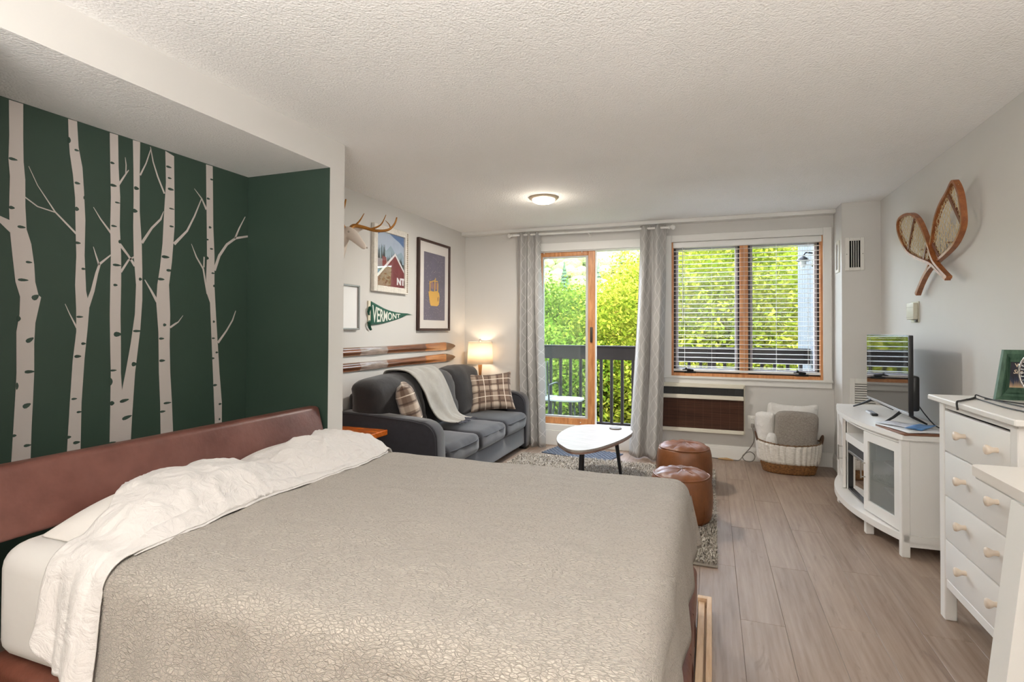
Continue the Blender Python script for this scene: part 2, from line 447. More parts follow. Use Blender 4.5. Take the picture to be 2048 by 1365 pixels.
# unseen roof block added overhead to keep the balcony in shade
struct('roof', MB().box(-9, 9, -8, YB+.45, H+.2, 5.2), mat('shade_mass_grey', (90, 90, 92), .9))

# ------------------------------------------------------------------ window
ORANGE = wood('honey_wood', (186, 120, 70), (220, 158, 104), .4, (8, 8, 1.2), 4)
DARK = mat('dark_gasket', (48, 50, 54), .6)
GREYSASH = mat('sash_grey', (168, 160, 160), .6)
PANE = glass('window_glass', (250, 252, 252), .035)
def casing(x0, x1, z0, z1, wd=.072):
    m = MB()
    m.box(x0-wd, x0, 5.848, YB, z0, z1+wd, .003); m.box(x1, x1+wd, 5.848, YB, z0, z1+wd, .003); m.box(x0, x1, 5.848, YB, z1, z1+wd, .003)
    return m
W1 = struct('window_1', casing(*WIN), WHITE)
MB().box(WIN[0]-.085, WIN[1]+.078, 5.832, YB+.07, .80, .822, .004).build('window_sill', WHITE, W1)
MB().box(WIN[0]-.068, WIN[1]+.072, 5.852, YB, .745, .80, .003).build('apron', WHITE, W1)
m = MB()
x0, x1, z0, z1 = WIN
m.box(x0, x0+.02, YB+.005, YB+.15, z0, z1); m.box(x1-.02, x1, YB+.005, YB+.15, z0, z1)
m.box(x0+.02, x1-.02, YB+.065, YB+.15, z1-.02, z1); m.box(x0+.02, x1-.02, YB+.005, YB+.15, z0, z0+.048, .004)
m.build('jamb', ORANGE, W1)
m = MB().box(.265, .345, YB+.03, YB+.15, z0+.048, z1-.02, .006)
m.build('mullion', ORANGE, W1)
def sash(xa, xb):
    za, zb = z0+.048, z1-.02
    m = MB()
    for a, b in ((xa, xa+.016), (xb-.016, xb)): m.box(a, b, YB+.075, YB+.14, za, zb)
    m.box(xa, xb, YB+.075, YB+.14, za, za+.018); m.box(xa, xb, YB+.075, YB+.14, zb-.018, zb)
    g = m.build('gasket', DARK, W1)
    m = MB(); c, d = xa+.016, xb-.016
    m.box(c, c+.026, YB+.08, YB+.135, za+.018, zb-.018, .003); m.box(d-.026, d, YB+.08, YB+.135, za+.018, zb-.018, .003)
    m.box(c+.026, d-.026, YB+.08, YB+.135, za+.018, za+.05, .003); m.box(c+.026, d-.026, YB+.08, YB+.135, zb-.05, zb-.018, .003)
    f = m.build('sash', GREYSASH, W1)
    MB().box(c+.026, d-.026, YB+.105, YB+.108, za+.05, zb-.05).build('pane', PANE, f)
sash(x0+.02, .265); sash(.345, x1-.02)
BLK = mat('black_metal', (26, 27, 30), .4, metal=.3)
def crank(cx):
    m = MB(); m.rbox(cx-.06, cx+.06, YB+.0, YB+.05, .852, .872, .007, 2)
    m.rbox(cx-.03, cx+.035, YB-.012, YB+.03, .872, .893, .008, 2)
    m.tube([(cx+.03, YB-.005, .885), (cx-.02, YB-.016, .892), (cx-.075, YB-.018, .887)], [.008, .0065, .006], 8)
    m.lathe([(.004, 0), (.011, .004), (.011, .014), (.005, .019)], (cx-.04, YB-.012, .892), 10)
    c = m.build('crank_handle', BLK, W1, 50)
    return c
crank(-.21); crank(.82)
m = MB().box(-.34, .24, YB+.052, YB+.066, .868, .882, .002).box(.36, .96, YB+.052, YB+.066, .868, .882, .002)
m.build('operator_bar', BLK, W1)
m = MB().box(-.10, .02, YB+.046, YB+.052, .868, .882).box(.52, .68, YB+.046, YB+.052, .868, .882)
m.build('latch_plate', mat('zinc', (190, 196, 204), .35, .8), W1)

# venetian blind: every slat a part
BL = thing('venetian_blind', 'white horizontal slatted blind hanging open in the double casement window', 'window blind', (.31, 5.905, .86))
BLW = mat('blind_white', (236, 235, 232), .4)
MB().rbox(-.382, .992, 5.872, 5.93, 2.155, 2.2135, .006, 2).build('headrail', BLW, BL)
sl = None
n = 27; ztop, pitch = 2.124, .0462
for i in range(n):
    zz = ztop-i*pitch
    if sl is None:
        q = MB()
        pr = [(-.0245, -.0010), (-.012, .0016), (0, .0024), (.012, .0016), (.0245, -.0010), (.0245, -.0032), (.012, -.0006), (0, .0002), (-.012, -.0006), (-.0245, -.0032)]
        q.prism(pr, -.685, .685, 'x'); sl = q.mesh('slat', 40); sl.materials.append(BLW)
    o = bpy.data.objects.new('slat', sl); COL.objects.link(o); o.parent = BL; o.location = (-.005, 0, zz-.86)
MB().rbox(-.380, .990, 5.878, 5.932, .868, .892, .005, 2).build('bottom_rail', BLW, BL)
for cx in (-.265, .0, .305, .60, .88):
    m = MB()
    for yy in (5.882, 5.929): m.tube([(cx, yy, 2.16), (cx, yy, .89)], .0011, 5)
    m.build('ladder_cord', BLW, BL)
MB().tube([(-.283, 5.866, 2.165), (-.283, 5.862, 2.14), (-.281, 5.862, 1.375)], [.003, .0042, .0048], 8).build('tilt_wand', mat('wand', (214, 216, 216), .25), BL)

# ------------------------------------------------------------------ sliding door
D1 = struct('door_1', MB().box(DOOR[0]-.07, DOOR[1]+.07, 5.846, YB, 2.182, 2.272, .003).box(DOOR[0]-.07, DOOR[0], 5.846, YB, .20, 2.182, .003).box(DOOR[1], DOOR[1]+.07, 5.846, YB, .20, 2.182, .003), WHITE)
MB().box(DOOR[0], DOOR[1], YB-.012, YB+.16, .165, .232, .004).build('threshold', WHITE, D1)
MB().box(DOOR[0]-.06, DOOR[1]+.06, YB-.022, YB, 0, .165, .003).build('riser_board', WHITE, D1)
m = MB().box(DOOR[0], DOOR[0]+.02, YB+.01, YB+.15, .23, 2.20).box(DOOR[1]-.02, DOOR[1], YB+.01, YB+.15, .23, 2.20).box(DOOR[0]+.02, DOOR[1]-.02, YB+.01, YB+.15, 2.172, 2.20)
m.build('jamb', WHITE, D1)
m = MB()
m.box(-1.29, -1.212, 5.90, 5.95, .232, 2.172, .005); m.box(-1.885, -1.82, 5.90, 5.95, .232, 2.172, .005)
m.box(-1.82, -1.29, 5.90, 5.95, .232, .305, .005); m.box(-1.82, -1.29, 5.90, 5.95, 2.125, 2.172, .005)
pf = m.build('door_panel', ORANGE, D1)
m = MB().box(-1.82, -1.806, 5.908, 5.942, .305, 2.125).box(-1.318, -1.29, 5.908, 5.942, .305, 2.125).box(-1.806, -1.318, 5.908, 5.942, .305, .325).box(-1.806, -1.318, 5.908, 5.942, 2.105, 2.125)
m.build('glazing_bead', mat('bead_grey', (196, 194, 192), .5), pf)
MB().box(-1.806, -1.318, 5.922, 5.926, .325, 2.105).build('pane', glass('door_glass', (238, 246, 244), .07, haze=.045), pf)
MB().box(-1.212, -1.198, 5.905, 5.945, .232, 2.172, .002).build('edge_strip', WHITE, pf)
m = MB().rbox(-1.262, -1.236, 5.878, 5.902, 1.155, 1.325, .006, 2); m.build('door_handle', mat('bronze', (70, 64, 58), .45, .5), pf)
for cx, cz in ((-1.80, 2.165), (-1.36, 2.165), (-1.37, .262)): MB().lathe([(.006, 0), (.006, .006)], (cx, 5.895, cz), 8, axis='y').build('screw', mat('screw', (235, 235, 230), .3), pf)

# ------------------------------------------------------------------ curtain rod and curtains
ROD = thing('curtain_rod', 'white curtain rod with knob finials above the balcony door', 'curtain rod', (-1.26, 5.74, 2.35))
MB().tube([(-2.12, 5.735, 2.362), (-.42, 5.735, 2.352)], .0125, 12).build('rod', WHITE, ROD, 60)
for sx, cx, z in ((-1, -2.12, 2.362), (1, -.42, 2.352)):
    prof = [(.012, 0), (.018, .004), (.018, .012), (.012, .018), (.016, .026), (.025, .038), (.027, .05), (.022, .062), (.008, .068)]
    m = MB().lathe([(r, zz*sx) for r, zz in prof], (cx, 5.735, z), 14, axis='x'); m.build('finial', WHITE, ROD, 60)
for cx, z in ((-2.09, 2.361), (-1.26, 2.357), (-.45, 2.352)):
    MB().box(cx-.008, cx+.008, 5.735, YB, z-.008, z+.008).box(cx-.015, cx+.015, YB-.008, YB, z-.035, z+.035, .002).build('bracket', WHITE, ROD)
def curtain_mat():
    k = NT('curtain_ogee'); uv = k.n('TexCoord').outputs['UV']; sp = k.n('SeparateXYZ', i_Vector=uv)
    u = k.math('DIVIDE', sp.outputs[0], .150); v = k.math('MULTIPLY', sp.outputs[1], 2*pi/.30)
    sn = k.math('MULTIPLY', k.math('SINE', v), .40)
    def line(x): return k.math('ABSOLUTE', k.math('SUBTRACT', k.math('FRACT', x), .5))
    d = k.math('MINIMUM', line(k.math('ADD', u, sn)), line(k.math('SUBTRACT', u, sn)))
    msk = k.ramp(d, [(.020, (1, 1, 1, 1)), (.036, (0, 0, 0, 1))])
    c = k.mix(msk, lin((178, 175, 171)), lin((212, 209, 205)))
    k.l(c, k.b.inputs['Base Color']); k.b.inputs['Roughness'].default_value = .8; k.b.inputs['Sheen Weight'].default_value = .2
    tr = k.n('BsdfTranslucent'); k.l(c, tr.inputs[0]); mx = k.n('MixShader', i_0=.14)
    k.l(k.b.outputs[0], mx.inputs[1]); k.l(tr.outputs[0], mx.inputs[2]); k.l(mx.outputs[0], k.o.inputs[0])
    return k.m
CURT = curtain_mat()
def curtain(name, label, top, bot, folds, seed, flare):
    nu, nv = 150, 44; uvs = []
    pts = []
    for i in range(nu):
        for j in range(nv):
            a, t = i/(nu-1), j/(nv-1)
            z = 2.385*(1-t)+.012*t
            e = t**1.25
            x = (top[0]+(top[1]-top[0])*a)*(1-e)+(bot[0]+(bot[1]-bot[0])*a)*e
            ph = a*folds*2*pi+seed
            amp = (.026+.034*min(1, t*1.6))
            w = sin(ph+.7*sin(t*3+seed))*amp + .010*sin(2.3*ph+t*4)*min(1, t*3) + .012*nz(a*4, t*3, seed)
            yc = 5.735-flare*t*t*(.5+.5*a)
            x += .012*cos(ph)*t + .006*nz(a*6, t*2, seed+9)
            pinch = max(0, 1-abs(z-2.357)/.035)
            y = yc-.02*t + w*(1-.55*pinch)
            if z < 2.30: y = min(y, 5.838-.0)
            pts.append((x, y, z)); uvs.append((a*.72, z+.01*nz(a*3, t*2)))
    m = MB(); m.v = pts
    m.f = [(i*nv+j, (i+1)*nv+j, (i+1)*nv+j+1, i*nv+j+1) for i in range(nu-1) for j in range(nv-1)]
    o = m.build(name, CURT, smooth=180); set_uv(o, uvs); solid(o, .0022)
    return tag(o, label, 'curtain', 'curtains of the balcony door')
curtain('curtain', 'pale grey ogee-patterned curtain between sofa and balcony door', (-2.075, -1.80), (-2.03, -1.72), 3.0, .4, .03)
curtain('curtain', 'pale grey ogee-patterned curtain between balcony door and slatted window', (-.70, -.44), (-.80, -.47), 1.9, 2.2, .20)

# ------------------------------------------------------------------ wall fittings
VW = mat('vent_white', (226, 223, 216), .45)
v = thing('air_register', 'small white wall register with black slots, high beside the window', 'vent', (1.187, 5.526, 1.832))
m = MB(); a, b, c, d = 1.115, 1.262, 1.832, 2.126
m.box(a, a+.033, 5.512, 5.526, c, d, .003).box(b-.030, b, 5.512, 5.526, c, d, .003).box(a+.033, b-.03, 5.512, 5.526, d-.028, d, .003).box(a+.033, b-.03, 5.512, 5.526, c, c+.028, .003)
m.build('face_frame', VW, v)
MB().box(a+.033, b-.03, 5.5235, 5.526, c+.028, d-.028).build('duct_shade', mat('black_void', (12, 12, 12), .9), v)  # flat black sheet stands in for the shade inside the duct
for i in range(1, 5):
    x = a+.033+i*(b-a-.063)/5
    MB().box(x-.0022, x+.0022, 5.514, 5.524, c+.028, d-.028).build('louver', VW, v)
for x in (a+.012, b-.012): MB().lathe([(.004, 0), (.003, -.002)], (x, 5.512, (c+d)/2), 8, axis='y').build('screw', mat('screw_grey', (120, 118, 112), .4, .6), v)
v = thing('side_register', 'narrow white register on the return wall right of the window', 'vent', (1.083, 5.66, 1.83))
m = MB(); m.box(1.078, 1.09, 5.60, 5.63, 1.83, 2.12, .003).box(1.078, 1.09, 5.71, 5.74, 1.83, 2.12, .003).box(1.078, 1.09, 5.63, 5.71, 2.092, 2.12, .003).box(1.078, 1.09, 5.63, 5.71, 1.83, 1.858, .003)
m.build('face_frame', VW, v); MB().box(1.0875, 1.09, 5.63, 5.71, 1.858, 2.092).build('duct_shade', mat('grey_void', (120, 118, 114), .9), v)  # grey sheet in place of the shaded duct
v = thing('return_grille', 'white louvered return grille low on the wall behind the television', 'vent', (1.26, 5.526, .55))
m = MB(); a, b, c, d = 1.145, 1.372, .52, .874
m.box(a, a+.04, 5.512, 5.526, c, d, .003).box(b-.03, b, 5.512, 5.526, c, d, .003).box(a+.04, b-.03, 5.512, 5.526, d-.035, d, .003).box(a+.04, b-.03, 5.512, 5.526, c, c+.035, .003)
m.build('face_frame', VW, v)
MB().box(a+.04, b-.03, 5.5235, 5.526, c+.035, d-.035).build('duct_shade', mat('grille_void', (70, 68, 62), .9), v)  # dark sheet painted as the shade behind the louvers
for i in range(14):
    z = c+.045+i*.0205
    MB().add([(a+.04, 5.5125, z), (b-.03, 5.5125, z), (b-.03, 5.524, z+.013), (a+.04, 5.524, z+.013), (a+.04, 5.5125, z+.002), (b-.03, 5.5125, z+.002), (b-.03, 5.524, z+.015), (a+.04, 5.524, z+.015)],
             [(0, 3, 2, 1), (4, 5, 6, 7), (0, 1, 5, 4), (1, 2, 6, 5), (2, 3, 7, 6), (3, 0, 4, 7)]).build('louver', VW, v)
v = thing('thermostat', 'small beige wall box under the crossed snowshoes', 'thermostat', (XR, 4.68, 1.36))
BEI = mat('aged_plastic', (206, 202, 184), .5)
MB().box(XR-.006, XR, 4.60, 4.76, 1.36, 1.512, .002).build('backplate', BEI, v)
MB().rbox(XR-.036, XR-.006, 4.606, 4.752, 1.382, 1.502, .005, 2).build('cover', BEI, v)
m = MB().box(XR-.037, XR-.0355, 4.607, 4.751, 1.47, 1.4715).box(XR-.037, XR-.0355, 4.607, 4.751, 1.398, 1.3995); m.build('seam', mat('seam_grey', (150, 146, 132), .6), v)
m = MB().rbox(XR-.020, XR-.006, 4.615, 4.645, 1.362, 1.38, .003, 2); m.build('lever', mat('lever_dark', (90, 88, 82), .5), v)
L = thing('ceiling_light', 'small round flush ceiling light glowing near the balcony door', 'ceiling light', (-1.365, 4.45, H))
MB().lathe([(.125, 0), (.125, -.010), (.118, -.016), (.100, -.018)], (-1.365, 4.45, H), 40).build('rim', mat('brushed_tan', (176, 160, 140), .4, .4), L, 40)
MB().lathe([(.099, -.010), (.099, -.022), (.092, -.036), (.070, -.047), (.03, -.053), (.001, -.054)], (-1.365, 4.45, H), 40).build('diffuser', emit('lamp_glow', (255, 246, 232), 3.0), L, 60)
lamp('ceiling_fixture_bulb', 'POINT', (-1.365, 4.45, H-.10), 1.6, (1, .90, .76), shadow_soft_size=.06)
lamp('ceiling_fixture_down', 'AREA', (-1.365, 4.45, H-.058), 17, (1, .95, .88), rot=(0, 0, 0), shape='DISK', size=.19)

# through-wall heating unit
A = thing('heating_unit', 'cream through-wall heater with dark woven front panel below the window', 'heater', (-.15, 5.83, .25))
CR = mat('cream_enamel', (222, 216, 200), .45)
m = MB(); ax0, ax1 = -.62, .310
m.box(ax0, ax1, 5.80, YB, .735, .752, .002); m.box(ax0, ax1-.014, 5.79, 5.84, .598, .638, .004); m.box(ax0, ax1-.012, 5.785, YB, .262, .298, .004); m.box(ax1-.012, ax1, 5.835, YB, .262, .735, .002); m.box(ax0, ax1-.014, 5.795, 5.84, .714, .735, .003); m.box(ax0, ax0+.012, 5.80, YB, .262, .735)
m.build('cabinet', CR, A)
MB().box(ax0+.012, ax1-.016, 5.82, 5.828, .638, .714).build('vent_slot', mat('vent_dark', (8, 14, 15), .4), A)
m = MB()
for i in range(13): m.box(ax0+.03+i*.067, ax0+.033+i*.067, 5.808, 5.82, .640, .712)
m.build('vent_fins', mat('fin_dark', (14, 20, 21), .6), A, kind='stuff')
MB().box(ax0+.012, ax1-.013, 5.812, 5.82, .298, .598).build('panel_backing', mat('panel_dark', (40, 25, 19), .7), A)
m = MB(); rr = random.Random(4)
for i in range(62):
    z = .3005+i*.00482
    m.tube([(ax0+.012, 5.81, z), (ax1-.0135, 5.81, z)], .0021+.0004*rr.random(), 5)
k = NT('woven_reed'); p = k.pos((2.0, 1, 230)); nn = k.noise(p, 1.0, 2)
px = k.n('SeparateXYZ', i_Vector=k.n('NewGeometry').outputs['Position']).outputs[0]
st = k.math('LESS_THAN', k.math('FRACT', k.math('MULTIPLY', px, 12.0)), .03)
k.l(k.mix(k.math('MULTIPLY', st, .35), k.ramp(nn, [(.3, lin((56, 34, 25))), (.7, lin((98, 64, 48)))]), lin((150, 116, 90))), k.b.inputs['Base Color']); k.b.inputs['Roughness'].default_value = .5
m.build('woven_reeds', k.m, A, kind='stuff')
# outlet and cord
O = thing('wall_outlet', 'white double socket plate on the wall beside the laundry basket', 'outlet', (.38, YB, .318))
PLW = mat('plate_white', (230, 228, 222), .4)
MB().rbox(.337, .42, 5.863, YB, .318, .447, .003, 2).build('plate', PLW, O)
for z in (.352, .412):
    m = MB().lathe([(.019, 0), (.019, -.0025), (.001, -.003)], (.378, 5.8632, z), 16, axis='y'); s_ = m.build('socket', PLW, O)
    MB().box(.370, .3725, 5.8595, 5.8603, z-.004, z+.007).box(.3835, .386, 5.8595, 5.8603, z-.004, z+.007).build('slots', mat('slot', (60, 58, 55), .6), s_)
P = thing('plug_cord', 'grey plug and looping cord hanging from the wall socket to the floor', 'cord', (.378, 5.84, .01))
GC = mat('cord_grey', (112, 106, 98), .5)
MB().rbox(.364, .392, 5.825, 5.8605, .332, .372, .006, 2).build('plug', mat('plug_grey', (150, 142, 134), .5), P)
path = [(.378, 5.838, .335), (.384, 5.82, .30), (.392, 5.815, .25), (.385, 5.82, .19), (.35, 5.815, .13), (.31, 5.80, .085), (.285, 5.80, .05), (.30, 5.78, .020), (.345, 5.76, .012), (.385, 5.77, .03), (.395, 5.79, .07), (.36, 5.80, .10), (.32, 5.795, .09), (.285, 5.79, .05), (.25, 5.78, .014), (.18, 5.80, .008), (.08, 5.82, .007), (-.05, 5.83, .007)]
def smooth_path(P_, n=6):
    P_ = [Vector(p) for p in P_]; out = []
    for i in range(len(P_)-1):
        a, b, c, d = P_[max(i-1, 0)], P_[i], P_[i+1], P_[min(i+2, len(P_)-1)]
        for q in range(n):
            t = q/n; out.append(.5*((2*b)+(c-a)*t+(2*a-5*b+4*c-d)*t*t+(3*b-a-3*c+d)*t**3))
    return out+[P_[-1]]
MB().tube(smooth_path(path), .0042, 7).build('cord', GC, P, 180)
m = MB().tube([(.20, 5.795, .008), (.14, 5.80, .011), (.06, 5.805, .010)], [.006, .014, .006], 8); m.build('inline_switch', mat('tan_plastic', (186, 150, 104), .5), P, 60)

# ------------------------------------------------------------------ birch mural: six flat vinyl trees on the green wall
BIRCH={
'T1':([(1.382,2.258),(1.385,2.106),(1.384,2.006),(1.39,1.934),(1.389,1.797),(1.391,1.75),(1.357,1.762),(1.299,1.76),(1.3,1.742),(1.357,1.735),(1.394,1.698),(1.405,1.588),(1.416,1.49),(1.433,1.428),(1.432,1.353),(1.422,1.278),(1.425,1.103),(1.423,1.028),(1.418,0.879),(1.408,0.61),(1.479,0.59),(1.483,0.869),(1.486,0.97),(1.489,1.098),(1.487,1.226),(1.49,1.316),(1.51,1.43),(1.5,1.439),(1.487,1.496),(1.482,1.572),(1.47,1.66),(1.452,1.721),(1.446,1.822),(1.444,1.935),(1.437,2.01),(1.434,2.11),(1.432,2.259)],
 [],
 [(1.399,2.011,0.017,0.006,0.),(1.398,1.804,0.011,0.007,0.),(1.433,1.728,0.016,0.006,0.),(1.462,1.58,0.013,0.005,0.),(1.442,1.501,0.021,0.006,0.),(1.488,1.429,0.016,0.011,0.698),(1.429,1.334,0.008,0.012,0.),(1.47,1.242,0.018,0.009,0.611),(1.471,1.104,0.02,0.007,0.),(1.428,1.046,0.005,0.015,0.),(1.463,0.958,0.017,0.01,0.436),(1.421,0.836,0.008,0.006,0.),(1.468,0.785,0.015,0.006,0.)]),
'T2':([(1.605,2.259),(1.608,2.182),(1.614,2.102),(1.628,2.011),(1.639,1.904),(1.643,1.768),(1.648,1.632),(1.645,1.495),(1.651,1.386),(1.653,1.277),(1.64,1.141),(1.631,0.952),(1.619,0.632),(1.678,0.617),(1.68,0.946),(1.69,1.152),(1.701,1.29),(1.707,1.388),(1.703,1.416),(1.692,1.471),(1.683,1.637),(1.684,1.804),(1.676,1.941),(1.668,2.05),(1.65,2.141),(1.642,2.26)],
 [[(1.646,1.735,0.009),(1.559,1.819,0.006),(1.49,1.922,0.003),(1.456,1.997,0.002)],[(1.561,1.817,0.005),(1.491,1.829,0.005),(1.441,1.862,0.005)],[(1.655,1.296,0.008),(1.625,1.358,0.004),(1.605,1.405,0.002)],[(1.697,1.395,0.022),(1.721,1.473,0.017),(1.738,1.559,0.013),(1.751,1.606,0.011),(1.802,1.656,0.006)],[(1.748,1.6,0.009),(1.734,1.643,0.006),(1.721,1.685,0.002)]],
 [(1.611,2.162,0.006,0.014,0.),(1.642,2.125,0.011,0.005,0.),(1.647,1.972,0.013,0.006,0.),(1.679,1.911,0.006,0.008,0.),(1.647,1.851,0.009,0.01,0.),(1.653,1.693,0.013,0.006,0.),(1.679,1.574,0.01,0.005,0.),(1.666,1.347,0.016,0.005,0.),(1.684,1.221,0.011,0.006,0.),(1.66,1.162,0.016,0.007,0.),(1.648,0.965,0.013,0.005,0.),(1.67,0.901,0.012,0.005,0.),(1.627,0.791,0.012,0.007,0.),(1.661,0.76,0.016,0.007,0.)]),
'T3':([(1.788,2.258),(1.793,2.085),(1.798,1.941),(1.797,1.796),(1.802,1.652),(1.801,1.507),(1.801,1.363),(1.805,1.218),(1.81,1.074),(1.81,0.93),(1.809,0.613),(1.907,0.59),(1.917,0.841),(1.929,1.065),(1.953,1.291),(1.961,1.443),(1.959,1.596),(1.954,1.733),(1.941,1.898),(1.938,2.081),(1.938,2.261),(1.901,2.259),(1.906,2.117),(1.909,1.967),(1.909,1.816),(1.914,1.667),(1.928,1.517),(1.924,1.366),(1.905,1.216),(1.881,1.068),(1.865,0.981),(1.858,1.07),(1.856,1.217),(1.852,1.364),(1.853,1.511),(1.851,1.658),(1.842,1.804),(1.842,1.952),(1.832,2.096),(1.827,2.259)],
 [[(1.833,2.011,0.01),(1.864,2.068,0.007),(1.882,2.099,0.004)],[(1.868,2.074,0.005),(1.869,2.122,0.005),(1.864,2.159,0.002)],[(1.803,1.762,0.01),(1.752,1.824,0.006),(1.719,1.875,0.002)],[(1.843,1.716,0.014),(1.887,1.663,0.01),(1.921,1.615,0.014)],[(1.851,1.577,0.011),(1.888,1.641,0.009),(1.926,1.668,0.007)],[(1.941,2.089,0.008),(1.971,2.159,0.006),(1.996,2.244,0.004)],[(1.955,1.739,0.014),(2.007,1.826,0.011),(2.055,1.882,0.01),(2.071,1.928,0.002)]],
 [(1.802,2.112,0.011,0.006,0.),(1.808,2.002,0.017,0.007,0.),(1.829,1.921,0.014,0.004,0.),(1.814,1.801,0.015,0.005,0.),(1.846,1.728,0.011,0.009,0.),(1.83,1.609,0.022,0.006,0.),(1.825,1.509,0.011,0.006,0.),(1.838,1.264,0.02,0.012,0.),(1.821,1.085,0.017,0.005,0.),(1.811,1.03,0.008,0.018,0.),(1.818,0.923,0.011,0.011,0.),(1.876,0.929,0.025,0.008,0.175),(1.89,0.842,0.027,0.009,0.262),(1.821,0.729,0.019,0.004,0.),(1.922,2.016,0.014,0.009,0.),(1.916,1.898,0.014,0.01,0.),(1.949,1.549,0.009,0.008,0.),(1.937,1.28,0.025,0.006,0.),(1.923,1.11,0.014,0.011,0.)]),
'T5':([(2.076,2.258),(2.082,2.087),(2.074,1.926),(2.067,1.75),(2.055,1.622),(2.041,1.526),(2.037,1.432),(2.051,1.275),(2.057,1.055),(2.066,0.897),(2.075,0.597),(2.15,0.581),(2.133,0.889),(2.121,1.051),(2.115,1.211),(2.116,1.371),(2.111,1.467),(2.107,1.531),(2.122,1.661),(2.135,1.857),(2.132,2.019),(2.126,2.244)],
 [[(2.074,2.025,0.009),(2.035,2.107,0.008),(2.009,2.178,0.006),(1.993,2.254,0.003)],[(2.134,1.76,0.017),(2.211,1.846,0.011),(2.256,1.938,0.009),(2.301,2.051,0.005)],[(2.042,1.437,0.016),(2.004,1.5,0.01),(1.973,1.548,0.004)],[(2.117,1.299,0.011),(2.148,1.32,0.01),(2.165,1.33,0.006),(2.193,1.367,0.002)]],
 [(2.096,2.176,0.017,0.006,0.),(2.102,2.116,0.012,0.005,0.),(2.109,2.057,0.019,0.007,0.),(2.116,1.951,0.017,0.004,0.),(2.117,1.854,0.014,0.005,0.),(2.084,1.682,0.024,0.008,0.),(2.107,1.611,0.019,0.007,0.),(2.061,1.559,0.02,0.007,0.),(2.085,1.313,0.01,0.008,0.),(2.068,1.239,0.016,0.006,0.),(2.073,1.12,0.018,0.007,0.),(2.106,0.888,0.024,0.006,0.),(2.08,0.845,0.017,0.006,0.)]),
'T6':([(2.327,2.257),(2.332,2.065),(2.337,1.894),(2.341,1.722),(2.337,1.584),(2.344,1.498),(2.365,1.447),(2.375,1.292),(2.391,1.03),(2.415,0.609),(2.458,0.6),(2.455,0.849),(2.436,1.027),(2.421,1.204),(2.406,1.379),(2.393,1.554),(2.391,1.728),(2.38,1.902),(2.376,2.075),(2.371,2.258)],
 [[(2.333,1.993,0.013),(2.301,2.05,0.007),(2.253,2.096,0.002)],[(2.348,1.498,0.013),(2.332,1.566,0.01),(2.317,1.642,0.01),(2.272,1.705,0.008),(2.239,1.776,0.002)],[(2.321,1.651,0.009),(2.322,1.713,0.008)],[(2.392,1.641,0.019),(2.425,1.733,0.017),(2.477,1.808,0.015),(2.541,1.857,0.014),(2.635,1.884,0.011)],[(2.536,1.853,0.012),(2.569,1.926,0.009),(2.613,2.005,0.004)],[(2.423,1.209,0.015),(2.484,1.283,0.01),(2.526,1.346,0.009),(2.549,1.405,0.004)]],
 [(2.366,2.178,0.012,0.005,0.),(2.344,2.059,0.012,0.006,0.),(2.358,1.892,0.01,0.007,0.),(2.342,1.817,0.009,0.005,0.),(2.37,1.766,0.012,0.005,0.),(2.341,1.708,0.012,0.01,0.),(2.382,1.623,0.012,0.005,0.),(2.391,1.548,0.008,0.007,0.),(2.392,1.335,0.008,0.007,0.),(2.39,1.236,0.012,0.005,0.),(2.415,1.151,0.01,0.006,0.),(2.389,1.117,0.011,0.006,0.),(2.406,0.956,0.014,0.007,0.),(2.442,0.839,0.011,0.006,0.),(2.44,0.748,0.006,0.007,0.)]),
}
SHOE_A=[(4.495,1.553),(4.39,1.626),(4.258,1.694),(4.12,1.732),(3.939,1.77),(3.798,1.813),(3.693,1.886),(3.672,1.964),(3.679,2.068),(3.716,2.136),(3.751,2.153),(3.837,2.111),(3.947,2.065),(4.03,2.01),(4.095,1.936),(4.14,1.874),(4.182,1.821),(4.21,1.772),(4.234,1.721),(4.356,1.654),(4.509,1.559)]
SHOE_B=[(3.887,1.608),(4.013,1.67),(4.131,1.728),(4.34,1.787),(4.556,1.862),(4.703,1.977),(4.77,2.063),(4.752,2.122),(4.639,2.137),(4.486,2.116),(4.353,2.052),(4.238,1.939),(4.16,1.838),(4.092,1.747),(3.984,1.678),(3.869,1.617)]
SHOE_AC=[[(3.825, 2.084), (3.716, 1.911)], [(4.133, 1.876), (4.055, 1.775)]]
SHOE_BC=[[(4.432, 2.089), (4.556, 1.856)], [(4.21, 1.857), (4.273, 1.769)]]
DEC = mat('decal_white', (204, 194, 188), .6)
GDEC = mat('decal_gap_green', (55, 74, 63), .6, var=.05, vs=3)
BL_ = {'T1': 'widest white birch trunk decal, at the near end of the green wall',
       'T2': 'white birch decal with a forked left branch, second trunk from the near end',
       'T3': 'white birch decal whose trunk splits into a tall narrow Y',
       'T5': 'white birch decal curving slightly, between the Y-shaped birch and the thinnest birch',
       'T6': 'thinnest white birch decal, nearest the dark green side wall'}
